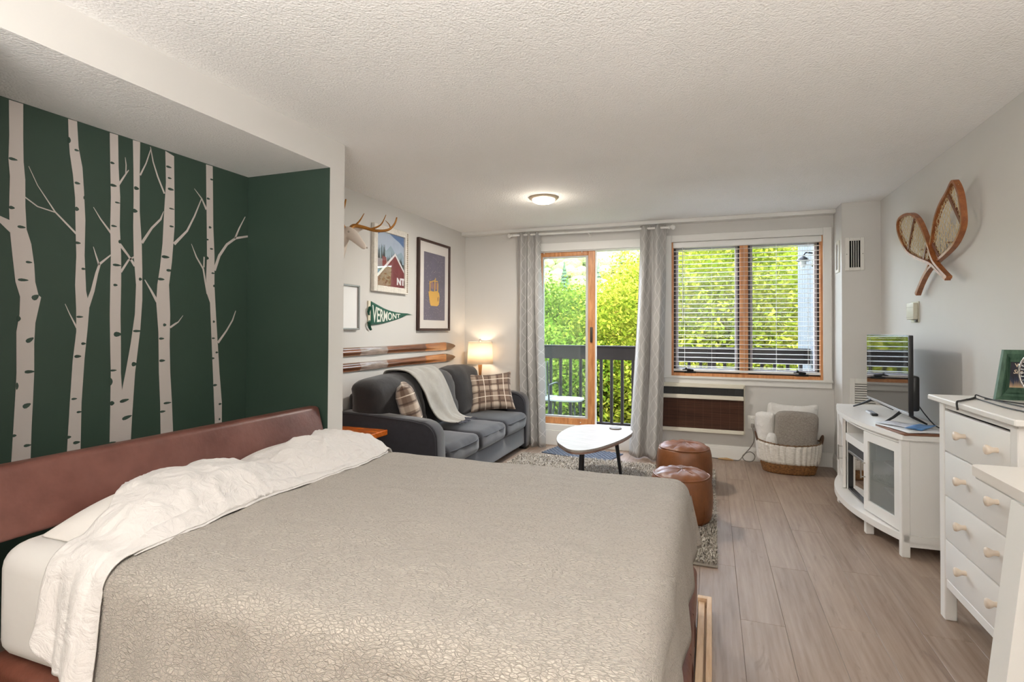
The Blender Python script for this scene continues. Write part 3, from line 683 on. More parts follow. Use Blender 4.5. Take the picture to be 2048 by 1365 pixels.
for key, (poly, brs, marks) in BIRCH.items():
    r = thing('birch_decal', BL_[key], 'wall decal', (XL, sum(p[0] for p in poly)/len(poly), .7), group='birch tree decals on the green wall')
    poly = [(max(y, .93), min(z, 2.262)) for y, z in poly]
    MB().prism(poly, XL+.0008, XL+.0020, 'x').build('trunk', DEC, r, 0)
    for b in brs:
        L_, R_ = [], []
        for i, (y, z, w) in enumerate(b):
            q0 = Vector(b[max(i-1, 0)][:2]); q1 = Vector(b[min(i+1, len(b)-1)][:2]); d = (q1-q0).normalized(); n = Vector((-d.y, d.x))*w/2
            L_.append((y+n.x, z+n.y)); R_.append((y-n.x, z-n.y))
        MB().prism(L_+R_[::-1], XL+.0008, XL+.0017, 'x').build('branch', DEC, r, 0)
    m = MB()
    for (y, z, hw, hh, an) in marks:
        pts = []
        for k_ in range(10):
            a = 2*pi*k_/10; px, pz = cos(a)*hw*(1.0 if cos(a) > 0 else .9), sin(a)*hh*(1-.35*cos(a))
            pts.append((y+px*cos(an)-pz*sin(an), z+px*sin(an)+pz*cos(an)))
        m.prism(pts, XL+.0015, XL+.0027, 'x')
    m.build('bark_marks', GDEC, r, 0, kind='stuff')

# ------------------------------------------------------------------ bed
BROWN = leather('brown_leather', (92, 50, 38), (128, 78, 62), .40)
BED = thing('murphy_bed', 'low fold-down bed with brown leather headboard and base in the green niche', 'bed', (-1.1, 1.82, 0))
MB().rbox(-2.21, -.062, 1.05, 2.612, .05, .235, .035, 4).build('leather_base', BROWN, BED, 60)
for y in (1.35, 1.62, 1.90, 2.17): MB().tube([(-.064, y, .10), (-.0605, y+.004, .16), (-.07, y+.006, .215), (-.10, y+.006, .234)], .006, 6).build('seam', mat('seam_brown', (70, 38, 28), .5), BED, 60)
# headboard: padded slab leaning back
def hb(v):
    z = v.z; t = (z-.606)/.232
    x = v.x - .010 - .065*max(t, 0)**1.1
    return Vector((x, v.y, z))
m = MB().rbox(-2.185, -2.112, .965, 2.612, .606, .838, .020, 4, hb, cuts=4)
m.build('headboard', leather('headboard_leather', (92, 54, 45), (118, 76, 66), .42, 5.0), BED, 80)
PINE = wood('pine', (206, 168, 128), (232, 202, 166), .55, (8, 1, 8), 4)
MB().box(-.022, .0, .6, 2.672, 0, .062, .002).build('rail', PINE, BED)
MB().box(-.058, -.030, .6, 2.655, 0, .045, .002).build('rail', PINE, BED)
MB().box(-.062, .0, 2.657, 2.685, 0, .060, .002).build('rail_end', PINE, BED)
MB().box(-.030, -.022, .6, 2.655, 0, .018).build('rail_gap_filler', PINE, BED)
# mattress with its fitted sheet
SHEET = NT('white_sheet'); v = SHEET.pos()
SHEET.b.inputs['Base Color'].default_value = lin((212, 207, 203)); SHEET.b.inputs['Roughness'].default_value = .8; SHEET.b.inputs['Sheen Weight'].default_value = .15
n1 = SHEET.n('TexNoise', i_Vector=v, i_Scale=13.0, i_Detail=5.0, i_Roughness=.55, i_Distortion=1.4).outputs[0]
SHEET.l(SHEET.bump(SHEET.noise(v, 45, 4, .6), .25, .006, SHEET.bump(n1, .6, .022)), SHEET.b.inputs['Normal']); SHEETM = SHEET.m
FIT = mat('fitted_sheet', (212, 208, 203), .85, bump=.12, bs=5, bdist=.03)
m = MB().rbox(-2.155, -.11, 1.045, 2.60, .237, .602, .075, 5, lambda v: Vector((v.x, v.y, v.z+.018*(1-((v.y-1.82)/.8)**2))), cuts=3)
MAT = m.build('mattress', FIT, smooth=80); tag(MAT, 'thick mattress in a white fitted sheet, bare beside the headboard', 'mattress')
TOP = lambda x, y: .604+.018*(1-((y-1.82)/.8)**2)
# pillows
def hp(x, y, which=None):
    h = 0
    for i, (cx, cy, hw, hl, hh) in enumerate(((-1.860, 1.490, .205, .355, .118), (-1.90, 2.215, .215, .385, .116))):
        if which is not None and which != i: continue
        u, v_ = abs((x-cx)/hw), abs((y-cy)/hl)
        if u < 1 and v_ < 1:
            h = max(h, hh*(1-u**2.2)**.55*(1-v_**2.8)**.55*(1+.07*nz(x*7, y*5, i)))
    return h
for i, (cx, cy, hw, hl) in enumerate(((-1.860, 1.490, .205, .355), (-1.90, 2.215, .215, .385))):
    m = MB(); N = 40; pts = []
    for a in range(N+1):
        for b in range(N+1):
            x = cx+hw*(-1+2*a/N); y = cy+hl*(-1+2*b/N)
            pts.append((x, y, TOP(x, y)+.006+hp(x, y, i)))
    off = len(pts); pts += [(x, y, TOP(x, y)+.001) for x, y, z in pts]
    q = N+1; f = [(a*q+b, (a+1)*q+b, (a+1)*q+b+1, a*q+b+1) for a in range(N) for b in range(N)]
    f += [tuple(off+t for t in g[::-1]) for g in f]
    for a in range(N):
        f += [(a*q, off+a*q, off+(a+1)*q, (a+1)*q), (a*q+N, (a+1)*q+N, off+(a+1)*q+N, off+a*q+N), (a, a+1, off+a+1, off+a), (N*q+a, off+N*q+a, off+N*q+a+1, N*q+a+1)]
    m.add(pts, f)
    o = m.build('bed_pillow', mat('pillowcase', (214, 204, 190) if i else (222, 217, 211), .85, bump=.3, bs=9, bdist=.02), smooth=180)  # beige case tone is shade put into the far pillow's colour
    tag(o, ['white bed pillow under the sheet, nearer the camera', 'shadowed bed pillow partly uncovered, beside the white room corner'][i], 'pillow', 'bed pillows')
# generic draped cloth over the mattress
def drape(name, m_, us, y_near_hem, y_far_hem, topfn, foot_hem=None, nv=150, wr=.0, seed=0, xedge=-.098, thick=.006, xs=None, hemfn=None):
    """us: list of x positions on the bed; beyond the foot edge it hangs down"""
    yn, yf, r = 1.034, 2.612, .075
    zt = .612
    V_near = (zt-y_near_hem)+pi*r/2-r; V_far = (zt-y_far_hem)
    rows = []
    Ls = (yf-yn)-2*r
    tot = V_near+Ls+V_far
    def across(s, z_off, flare):      # s from near hem -> far hem ; returns y, drop
        if s < V_near:
            d = V_near-s
            if d < pi*r/2: a = d/r; return yn+r-r*sin(a), r-r*cos(a)
            return yn-flare*(d-pi*r/2)*.12, r+(d-pi*r/2)
        s2 = s-V_near
        if s2 < Ls: return yn+r+s2, 0
        d = s2-Ls
        if d < pi*r/2: a = d/r; return yf-r+r*sin(a), r-r*cos(a)
        return yf+flare*(d-pi*r/2)*.12, r+(d-pi*r/2)
    def along(x):
        if foot_hem is None or x < xedge-r: return x, 0
        d = x-(xedge-r)
        if d < pi*r/2: a = d/r; return xedge-r+r*sin(a), r-r*cos(a)
        return xedge+.10*(d-pi*r/2), r+(d-pi*r/2)
    pts = []
    for i, u in enumerate(us):
        x, dx = along(u)
        for j in range(nv):
            s = tot*j/(nv-1)
            y, dy = across(s, 0, 1)
            ztop = topfn(x if dx == 0 else min(x, xedge-r), min(max(y, yn), yf))
            d = max(dx, dy) if not (dx > .0 and dy > .0) else (dx**4+dy**4)**.25
            xx, yy = x, y
            if dx > r and dy > r:        # hanging corner fold pokes out
                k_ = min(dx, dy); xx += .10*k_; yy += (.05 if y > 1.8 else -.05)*k_
                d = max(dx, dy)
            if dx > r and not dy > r: xx += .010*sin(y*17+seed)*min(1, dx*4)
            if dy > r: yy += (.010*sin(x*14+seed)+.006*sin(x*37+2))*min(1, dy*4)*(1 if y > 1.8 else -1)
            z = ztop-d+wr*nz(x*3.1, y*5.2, seed)+wr*.5*nz(x*8, y*17, seed+3)
            if hemfn: xx, yy, z = hemfn(u, s/tot, xx, yy, z, dx, dy)
            pts.append((xx, yy, max(z, .03)))
    m = MB(); n = nv; m.v = pts
    m.f = [(i*n+j, (i+1)*n+j, (i+1)*n+j+1, i*n+j+1) for i in range(len(us)-1) for j in range(n-1)]
    o = m.build(name, m_, smooth=180, fix=True); solid(o, thick, 1 if False else 0)
    return o
top_cover = lambda x, y: TOP(x, y)+.012
us = [-1.66+i*(1.66-.098-.075)/110 for i in range(111)]; e_ = us[-1]
us += [e_+(i+1)*.0133 for i in range(9)] + [e_+.12+(i+1)*.024 for i in range(10)]
def cov_hem(u, t, x, y, z, dx, dy):
    if u < -1.5:
        x += .03*sin(y*5.0+.6)*(1-(u+1.66)/.16) if u < -1.5 else 0
    return x, y, z
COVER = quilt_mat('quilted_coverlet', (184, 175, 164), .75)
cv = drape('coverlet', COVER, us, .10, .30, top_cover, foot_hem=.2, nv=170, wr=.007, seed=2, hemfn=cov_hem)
tag(cv, 'taupe crinkle-quilted coverlet spread over the bed', 'coverlet')
# top sheet folded back over the coverlet and pulled over the pillows
def hsm(x, y):
    h = hp(x, y); 
    return max(h, .5*(hp(x-.03, y)+hp(x+.03, y)), .33*(hp(x, y-.05)+hp(x, y+.05)+h))
def top_sheet(x, y):
    b = TOP(x, y)+.022
    h = hsm(x, y); q = min(1, h/.06+.25)
    wx, wy = x+.03*nz(x*6, y*6, 3), y+.05*nz(x*5, y*5, 7)
    r1 = (1-abs(nz(wx*7+wy*3, wy*5-wx*4, 5))*2.2); r2 = (1-abs(nz(wx*15-wy*9, wy*13+wx*5, 9))*2.2)
    w = .005*nz(x*9, y*14, 5)+(.012*max(0, r1)**2+.006*max(0, r2)**2)*q
    return b+h*1.0+w
nus = 64
us2 = [-2.07+i*(2.07-1.612)/(nus-1) for i in range(nus)]
def sh_hem(u, t, x, y, z, dx, dy):
    f = (u+2.07)/(2.07-1.612)                 # 0 head side .. 1 fold side
    # head-side edge: follows pillows, leaving the far pillow's back open
    edge = -2.05
    if y < 1.2: edge = -1.845
    if 1.2 <= y < 1.42: edge = -1.845-.20*((y-1.2)/.22)
    if 1.80 < y < 2.40: edge = -2.05+.165*sin(pi*(y-1.80)/.60)**.7
    fold = -1.612+.012*sin(y*6.5+.5)+.012*nz(y*6, 1, 4) - .05*max(0, (y-2.2)/.4)**2
    xx = edge+(fold-edge)*f
    if dy == 0: z = top_sheet(xx, y)+.0
    else:
        z = top_sheet(xx, min(max(y, 1.11), 2.53))-dy
        if y < 1.5:
            y -= (.009+.012*max(0, sin(f*11+.6)))*min(1, dy*9)
            if f < .25: z += (.25-f)*.30*max(0, min(1, (dy-.22)*9))
    return xx, y, z
sh = drape('top_sheet', SHEETM, us2, .285, .53, lambda x, y: .63, None, nv=190, seed=1, hemfn=sh_hem, thick=.003)
tag(sh, 'rumpled white top sheet folded back over the pillows and coverlet edge', 'sheet')
# stitched hem band along the fold
m = MB(); pts = []
ys = [1.115+i*(2.53-1.115)/159 for i in range(160)]
for y in ys:
    fold = -1.612+.012*sin(y*6.5+.5)+.012*nz(y*6, 1, 4)-.05*max(0, (y-2.2)/.4)**2
    for kx, dz in ((-.058, .001), (-.052, .0075), (-.03, .0085+.002*sin(y*190)), (-.006, .0065+.002*sin(y*170+1)), (.0045, -.004)):
        x = fold+kx; pts.append((x, y, top_sheet(min(x, fold), y)+(dz+.004)*min(1, max(0, (y-1.115)/.07))*min(1, max(0, (2.53-y)/.07))-.007))
n = 5; m.v = pts; m.f = [(i*n+j, (i+1)*n+j, (i+1)*n+j+1, i*n+j+1) for i in range(len(ys)-1) for j in range(n-1)]
hemo = m.build('hem_band', SHEETM, sh, 180)

# ------------------------------------------------------------------ sofa
SOFA = fabric('charcoal_velvet', (38, 38, 45), .85, .22, 22, .40, .2, 700)
SOFB = fabric('charcoal_velvet_back', (30, 27, 28), .85, .25, 14, .28, .2, 700, wr=.25)
PIPE = mat('sofa_piping', (58, 58, 64), .7)
S = thing('sofa', 'charcoal velvet three seat sofa along the wall beneath the wooden skis', 'sofa', (-2.32, 4.57, 0))
MB().rbox(-2.74, -1.895, 3.62, 5.52, .055, .245, .02, 3).build('base', SOFA, S, 60)
MB().rbox(-2.765, -2.58, 3.62, 5.52, .24, .78, .05, 4).build('back_frame', SOFB, S, 60)
def arm(y0, y1):
    prof = [(-2.765, .03), (-2.765, .60), (-2.755, .635), (-2.72, .648), (-2.4, .640), (-2.1, .622), (-2.02, .612)]
    for i in range(9):
        a = pi/2*i/8; prof.append((-2.005+.125*sin(a), .485+.125*cos(a)))
    prof += [(-1.872, .30), (-1.872, .05), (-1.88, .03)]
    bm = bmesh.new(); vs = [bm.verts.new((x, y0, z)) for x, z in prof]; f = bm.faces.new(vs)
    r = bmesh.ops.extrude_face_region(bm, geom=[f])
    for v in r['geom']:
        if isinstance(v, bmesh.types.BMVert): v.co.y = y1
    ed = [e for e in bm.edges if abs(e.verts[0].co.y-e.verts[1].co.y) < 1e-6]
    bmesh.ops.bevel(bm, geom=ed, offset=.016, segments=3, profile=.5, affect='EDGES')
    bm.verts.index_update(); m = MB(); m.add([v.co.copy() for v in bm.verts], [[v.index for v in f.verts] for f in bm.faces]); bm.free()
    o = m.build('arm', SOFA, S, 60)
    for yy in (y0-.001, y1+.001):
        q = MB().tube([(x-.010*(x > -2.0), yy, z-.012*(z > .4)) for x, z in prof[3:-1]], .0042, 6); q.build('piping', PIPE, o, 180)
arm(3.50, 3.64); arm(5.50, 5.64)
def cushion(name, x0, x1, y0, y1, z0, z1, r, bulge, parent, m_, fn=None, wr=.006, seed=0, cuts=7):
    cx, cy, cz = (x0+x1)/2, (y0+y1)/2, (z0+z1)/2
    def f(v):
        u, w, h = (v.x-cx)/((x1-x0)/2), (v.y-cy)/((y1-y0)/2), (v.z-cz)/((z1-z0)/2)
        p = v.copy(); k_ = (1-min(1, u*u))*(1-min(1, w*w))
        p.z += bulge[2]*h*k_; p.x += bulge[0]*u*(1-min(1, w*w))*(1-min(1, h*h)); p.y += bulge[1]*w*(1-min(1, u*u))*(1-min(1, h*h))
        n_ = wr*noise.noise(Vector((v.x*7+seed, v.y*7, v.z*7)))+wr*.5*noise.noise(Vector((v.x*19+seed, v.y*19, v.z*19)))
        p += Vector((n_, n_*.4, n_*.7))
        return fn(p) if fn else p
    m = MB().rbox(x0, x1, y0, y1, z0, z1, r, 4, f, cuts=cuts)
    return m.build(name, m_, parent, 180)
w3 = (5.50-3.64)/3
for i in range(3):
    ya, yb_ = 3.64+i*w3+.003, 3.64+(i+1)*w3-.003
    c = cushion('seat_cushion', -2.56, -1.862, ya, yb_, .240, .405, .05, (.012, .0, .028), S, SOFA, wr=.007, seed=i*5)
    for zz, dx in ((.362, 0), ):
        pts = [(-2.4, ya+.004, zz-.004), (-1.93, ya+.004, zz-.002), (-1.885, ya+.022, zz-.002), (-1.862, ya+.06, zz)] + [(-1.852-.004*cos(t*pi), ya+.06+(yb_-ya-.12)*t, zz-.003*sin(pi*t)) for t in (.1, .3, .5, .7, .9)] + [(-1.862, yb_-.06, zz), (-1.885, yb_-.022, zz-.002), (-1.93, yb_-.004, zz-.002), (-2.4, yb_-.004, zz-.004)]
        MB().tube(smooth_path(pts, 4), .0045, 6).build('piping', PIPE, c, 180)
    def lean(p):
        t = (p.z-.40)/.5
        return Vector((p.x-.13*t+.03*t*t, p.y, p.z+.012*sin((p.y-ya)/w3*pi)))
    b = cushion('back_cushion', -2.60, -2.335, (3.52 if i == 0 else ya-.006), yb_+.006, (.655 if False else .405) if i else .42, .885, .09, (.045, .006, .02), S, SOFB, fn=lean, wr=.016, seed=40+i*7)
for x, y in ((-1.93, 3.57), (-1.93, 5.57), (-2.70, 3.57), (-2.70, 5.57)):
    MB().rbox(x-.035, x+.035, y-.035, y+.035, 0, .06, .006, 2).build('foot', mat('sofa_foot', (30, 27, 27), .5), S)
# throw
THROW = fabric('throw_knit', (150, 146, 138), .95, .10, 18, .4, .5, 260, wr=.15)
def throw_path(t):
    P_ = [(-2.66, .80), (-2.655, .90), (-2.585, .925), (-2.48, .918), (-2.40, .865), (-2.335, .74), (-2.285, .60), (-2.235, .50), (-2.165, .462), (-2.11, .455)]
    f = t*(len(P_)-1); i = min(int(f), len(P_)-2); q = f-i
    a, b, c, d = [Vector(P_[max(0, min(len(P_)-1, i+k_))]) for k_ in (-1, 0, 1, 2)]
    return .5*((2*b)+(c-a)*q+(2*a-5*b+4*c-d)*q*q+(3*b-a-3*c+d)*q**3)
def throw_pt(t, s):
    p = throw_path(t)
    y0 = 3.96+.33*max(0, t-.25)/.75; y1 = 4.52+.08*t
    y = y0+(y1-y0)*s
    w = .010*sin(s*9+t*5)+.012*nz(s*4, t*5, 3)
    if t > .6: w += .014*sin(s*16)*(t-.6)/.4
    return (p.x+w+.006, y+.01*nz(t*6, s*3, 2), p.y+abs(w)*.8+.012)
m = MB().grid(56, 30, throw_pt); o = m.build('throw_blanket', THROW, smooth=180); solid(o, .009, 0)
tag(o, 'pale grey throw blanket draped over the sofa back', 'blanket')
m = MB(); rr = random.Random(5)
for i in range(46):
    s = i/45; p = Vector(throw_pt(1, s))
    d = Vector((.03+.02*rr.random(), .02*(rr.random()-.5), -.012*rr.random()))
    m.tube([p, p+d*.5+Vector((0, 0, .001)), p+d], .0024, 4)
m.build('fringe', mat('fringe_grey', (92, 94, 104), .9), o, 180, kind='stuff')
# plaid pillows
def plaid_mat():
    k = NT('plaid_wool'); uv = k.n('TexCoord').outputs['UV']; sp = k.n('SeparateXYZ', i_Vector=uv)
    def bands(x):
        f = k.math('FRACT', k.math('MULTIPLY', x, 2.1))
        wide = k.ramp(f, [(.0, (.0, .0, .0, 1)), (.06, (0, 0, 0, 1)), (.08, (1, 1, 1, 1)), (.30, (1, 1, 1, 1)), (.32, (0, 0, 0, 1)), (1, (0, 0, 0, 1))])
        thin = k.math('MULTIPLY', k.math('GREATER_THAN', f, .66), k.math('LESS_THAN', f, .70))
        dk = k.math('ADD', k.math('MULTIPLY', k.math('GREATER_THAN', f, .36), k.math('LESS_THAN', f, .43)), k.math('MULTIPLY', k.math('GREATER_THAN', f, .92), k.math('LESS_THAN', f, .99)))
        return wide, thin, dk
    wu, tu, du = bands(sp.outputs[0]); wv, tv, dv = bands(sp.outputs[1])
    base = lin((118, 98, 84))
    c = k.mix(k.math('MULTIPLY', k.math('ADD', k.n('SeparateColor', i_Color=wu).outputs[0], k.n('SeparateColor', i_Color=wv).outputs[0]), .42), base, lin((206, 190, 172)))
    c = k.mix(k.math('MULTIPLY', k.math('MAXIMUM', du, dv), .75), c, lin((76, 58, 50)))
    c = k.mix(k.math('MULTIPLY', k.math('MAXIMUM', tu, tv), .85), c, lin((228, 216, 200)))
    k.l(c, k.b.inputs['Base Color']); k.b.inputs['Roughness'].default_value = .95; k.b.inputs['Sheen Weight'].default_value = .2
    k.l(k.bump(k.noise(k.pos(), 420, 2), .3, .002), k.b.inputs['Normal']); return k.m
PLAID = plaid_mat()
def throw_pillow(name, label, M, w, h, th, seed):
    N = 26; v = []; uv = []
    for side in (1, -1):
        for i in range(N+1):
            for j in range(N+1):
                a, b = -1+2*i/N, -1+2*j/N
                q = ((1-a**4)*(1-b**4))**.45
                pin = 1-.07*(a*a*b*b)*0 - .05*(1-a*a)*(abs(b)) if True else 1
                x = a*w/2*(1-.10*(1-b**2)); y = b*h/2*(1-.10*(1-a**2))
                z = side*th/2*q*(1+.12*nz(a*2.2, b*2.2, seed))
                v.append(M @ Vector((x, y, z))); uv.append(((a+1)/2, (b+1)/2))
    q = N+1; f = [(i*q+j, (i+1)*q+j, (i+1)*q+j+1, i*q+j+1) for i in range(N) for j in range(N)]
    o_ = q*q; f += [tuple(o_+t for t in g[::-1]) for g in f]
    m = MB().add(v, f); o = m.build(name, PLAID, smooth=180); set_uv(o, uv)
    return tag(o, label, 'cushion', 'plaid cushions on the sofa')
M1 = Matrix.Translation((-2.29, 3.80, .655)) @ Matrix.Rotation(radians(34), 4, 'Z') @ Matrix.Rotation(radians(72), 4, 'Y') @ Matrix.Rotation(radians(90), 4, 'Z')
throw_pillow('plaid_cushion', 'brown plaid cushion seen edge-on at the near end of the sofa', M1, .46, .44, .16, 1)
M2 = Matrix.Translation((-2.185, 5.27, .635)) @ Matrix.Rotation(radians(-62), 4, 'Z') @ Matrix.Rotation(radians(66), 4, 'Y') @ Matrix.Rotation(radians(90), 4, 'Z') @ Matrix.Rotation(radians(4), 4, 'Z')
throw_pillow('plaid_cushion', 'brown plaid cushion facing the room at the far end of the sofa', M2, .47, .42, .15, 6)

# ------------------------------------------------------------------ end table, lamp and its stand
T = thing('end_table', 'orange varnished wooden side table between room corner and sofa', 'side table', (-2.5, 3.12, 0))
MB().box(-2.765, -2.245, 2.80, 3.425, .512, .552, .005).build('tabletop', wood('orange_varnish', (176, 82, 22), (214, 116, 40), .25, (2, 9, 9), 3, coat=.5), T)
for x, y in ((-2.30, 3.36), (-2.71, 3.36), (-2.30, 2.87), (-2.71, 2.87)):
    m = MB()
    sx = 1 if x > -2.5 else -1; sy = 1 if y > 3.1 else -1
    m.tube([(x-.05*sx, y, .512), (x+.012*sx, y+.01*sy, .02), (x+.014*sx, y+.011*sy, .006), (x+.010*sx, y+.006*sy, .004), (x, y-.05*sy, .512)], .005, 7)
    m.build('hairpin_leg', mat('raw_steel', (110, 108, 106), .35, .8), T, 180)
T = thing('lamp_stand', 'narrow brown stand under the lamp, hidden behind the sofa arm', 'side table', (-2.513, 5.755, 0))
BRW = wood('stand_brown', (70, 46, 32), (98, 66, 46), .5)
MB().box(-2.62, -2.41, 5.655, 5.852, .545, .57, .003).build('tabletop', BRW, T)
for x in (-2.60, -2.43):
    for y in (5.675, 5.832): MB().box(x-.012, x+.012, y-.012, y+.012, 0, .545, .002).build('leg', BRW, T)
LX, LY = -2.513, 5.72
Lm = thing('table_lamp', 'lit lamp with white drum shade and tapered wooden stem in the corner', 'lamp', (LX, LY, .57))
LW = wood('lamp_oak', (168, 112, 62), (206, 150, 92), .4, (8, 8, 1), 4)
MB().lathe([(.062, 0), (.064, .004), (.060, .014), (.020, .020), (.014, .03), (.013, .10), (.016, .2), (.026, .335), (.020, .345), (.008, .348)], (LX, LY, .57), 24).build('stem', LW, Lm, 50)
k = NT('lamp_shade'); df = k.n('BsdfDiffuse', i_Color=lin((240, 232, 220))); tl = k.n('BsdfTranslucent', i_Color=lin((250, 238, 220))); mx = k.n('MixShader', i_0=.55)
k.l(df.outputs[0], mx.inputs[1]); k.l(tl.outputs[0], mx.inputs[2]); k.l(mx.outputs[0], k.o.inputs[0])
o = MB().lathe([(.150, .897), (.136, 1.148)], (LX, LY, 0), 48, cap=False).build('lamp_shade', k.m, Lm, 180); solid(o, .002)
m = MB().tube([(LX+.150*cos(2*pi*i/40), LY+.150*sin(2*pi*i/40), .897) for i in range(40)], .0025, 5, closed=True)
m.tube([(LX+.136*cos(2*pi*i/40), LY+.136*sin(2*pi*i/40), 1.148) for i in range(40)], .0025, 5, closed=True); m.build('shade_rim', mat('rim_cream', (232, 224, 208), .7), Lm, 180)
m = MB().tube([(LX, LY, .918), (LX, LY, 1.152)], .005, 8)
for a in range(3): m.tube([(LX, LY, 1.14), (LX+.135*cos(a*2.094), LY+.135*sin(a*2.094), 1.147)], .002, 5)
m.build('harp', mat('brass', (190, 160, 110), .3, .9), Lm, 180)
MB().lathe([(.004, 1.148), (.009, 1.154), (.013, 1.165), (.011, 1.176), (.004, 1.183)], (LX, LY, 0), 14).build('finial', mat('chrome', (200, 200, 200), .2, .9), Lm, 60)
lamp('lamp_bulb', 'POINT', (LX, LY, 1.03), 2.2, (1, .80, .58), shadow_soft_size=.04)

# ------------------------------------------------------------------ wall art above the sofa
XW = XL+.0005
def frame(name, label, y0, y1, z0, z1, w, d, m_, matm, inner=None, back=None):
    F = thing(name, label, 'picture frame', (XL, (y0+y1)/2, z0))
    m = MB()
    m.box(XW, XW+d, y0, y0+w, z0, z1, .003); m.box(XW, XW+d, y1-w, y1, z0, z1, .003); m.box(XW, XW+d, y0+w, y1-w, z0, z0+w, .003); m.box(XW, XW+d, y0+w, y1-w, z1-w, z1, .003)
    m.build('frame_moulding', m_, F)
    MB().box(XW, XW+d*.45, y0+w, y1-w, z0+w, z1-w).build('mat_board', matm, F)
    return F
PAPER = mat('mat_paper', (226, 220, 214), .8)
def pm_(name, col): return mat(name, col, .75)
# red barn print
F1 = frame('framed_barn_print', 'white framed print of a red barn under a snowy mountain', 3.962, 4.525, 1.626, 2.222, .055, .035, mat('distressed_white', (222, 216, 206), .7, var=.10, vs=45, bump=.5, bs=70), PAPER)
m = MB()
for i in range(30): m.lathe([(.009, 0), (.009, .004), (.004, .008)], (XW+.035, 4.502, 1.65+i*.019), 7, axis='x')
m.build('beading', mat('bead_worn', (176, 164, 148), .7), F1, 60, kind='stuff')
def art(x, poly, name, m_, parent): return MB().prism(poly, x, x+.0006, 'x').build(name, m_, parent, 0)
Y0, Y1, Z0, Z1 = 4.018, 4.468, 1.682, 2.166; xa = XW+.0158
fy = lambda u: Y0+(Y1-Y0)*u; fz = lambda v: Z0+(Z1-Z0)*v
A_ = lambda lst: [(fy(u), fz(v)) for u, v in lst]
art(xa, A_([(0, 0), (1, 0), (1, 1), (0, 1)]), 'printed_sky', pm_('print_sky', (92, 124, 172)), F1)
art(xa+.0007, A_([(0, .45), (1, .45), (1, .80), (.82, .88), (.62, .94), (.45, 1.0), (.18, 1.0), (.08, .95), (0, .92)]), 'printed_mountain', pm_('print_snow', (176, 190, 208)), F1)
art(xa+.0014, A_([(.05, .62), (.2, .75), (.34, .66), (.5, .78), (.7, .62), (.9, .70), (1, .6), (1, .45), (.05, .45)]), 'printed_slope', pm_('print_slope', (150, 172, 186)), F1)
m = MB(); rr = random.Random(9)
for i in range(44):
    u = rr.random(); hgt = .10+.14*rr.random() if u > .3 else .2+.16*rr.random(); w = .022+.012*rr.random(); b = .40+.05*rr.random()
    m.prism(A_([(u-w, b), (u+w, b), (u, b+hgt)]), xa+.0021, xa+.0026, 'x')
m.prism(A_([(0, .30), (1, .30), (1, .46), (0, .46)]), xa+.0021, xa+.0026, 'x')
m.build('printed_forest', pm_('print_forest', (72, 84, 84)), F1, 0, kind='stuff')
art(xa+.0028, A_([(.02, .50), (.36, .50), (.50, .36), (.02, .30)]), 'printed_far_roof', pm_('print_roofgrey', (150, 146, 150)), F1)
art(xa+.0029, A_([(.20, .36), (.34, .36), (.34, .54), (.20, .56)]), 'printed_gable', pm_('print_red2', (128, 60, 62)), F1)
art(xa+.0035, A_([(.0, 0), (1, 0), (1, .32), (.66, .62), (.05, .18)]), 'printed_barn', pm_('print_red', (122, 52, 56)), F1)
art(xa+.0042, A_([(.66, .655), (1.0, .345), (1.0, .295), (.655, .60), (.05, .16), (.0, .19)]), 'printed_roof_edge', pm_('print_white', (226, 224, 226)), F1)
m = text_mb('NT', .085, bold=.005); m.xf(Matrix(((0, 0, 1, xa+.0049), (1.15, 0, 0, fy(.72)), (0, 1, 0, fz(.06)), (0, 0, 0, 1)))); m.build('printed_letters', pm_('print_white', (226, 224, 226)), F1, 0)
MB().box(XW+.022, XW+.0235, 4.017, 4.47, 1.681, 2.167).build('picture_glass', glass('art_glass', (255, 255, 255), .05), F1)
# yellow gondola print
DW = wood('dark_walnut', (46, 26, 20), (72, 42, 32), .4, (8, 8, 1.5), 3)
F2 = frame('framed_gondola_print', 'tall dark framed print of a yellow ski gondola in snowfall', 4.73, 5.42, 1.278, 2.220, .024, .034, DW, PAPER)
Y0, Y1, Z0, Z1 = 4.855, 5.318, 1.388, 2.095; xa = XW+.0154
art(xa, A_([(0, 0), (1, 0), (1, 1), (0, 1)]), 'printed_night', mat('print_night', (98, 92, 112), .75, var=.1, vs=8), F2)
m = MB(); rr = random.Random(3)
for i in range(230):
    u, v, s = rr.random(), rr.random(), .0014+.0022*rr.random()
    m.prism([(fy(u)+s*cos(a*pi/3), fz(v)+s*sin(a*pi/3)) for a in range(6)], xa+.0007, xa+.0011, 'x')
m.build('printed_snow', pm_('print_flake', (196, 188, 180)), F2, 0, kind='stuff')
YEL = pm_('print_yellow', (222, 172, 62))
art(xa+.0012, A_([(.21, .42), (.30, .435), (.46, .43), (.62, .45), (.70, .42), (.735, .37), (.70, .24), (.62, .215), (.33, .215), (.285, .24), (.23, .36)]), 'printed_cabin', YEL, F2)
m = MB()
for poly in ([(.26, .42), (.30, .42), (.29, .585), (.25, .575)], [(.25, .565), (.42, .595), (.64, .60), (.64, .585), (.42, .58), (.26, .55)], [(.47, .42), (.505, .42), (.52, .60), (.485, .60)], [(.62, .44), (.66, .44), (.66, .56), (.63, .59)], [(.47, .60), (.53, .60), (.55, .635), (.535, .64)]):
    m.prism(A_(poly), xa+.0012, xa+.0018, 'x')
m.build('printed_cabin_frame', YEL, F2, 0)
m = MB()
for u, v in ((.38, .52), (.57, .52)): m.prism([(fy(u)+.036*cos(a*pi/6), fz(v)+.040*sin(a*pi/6)) for a in range(12)], xa+.0008, xa+.0012, 'x')
m.build('printed_window', pm_('print_mauve', (150, 112, 108)), F2, 0)
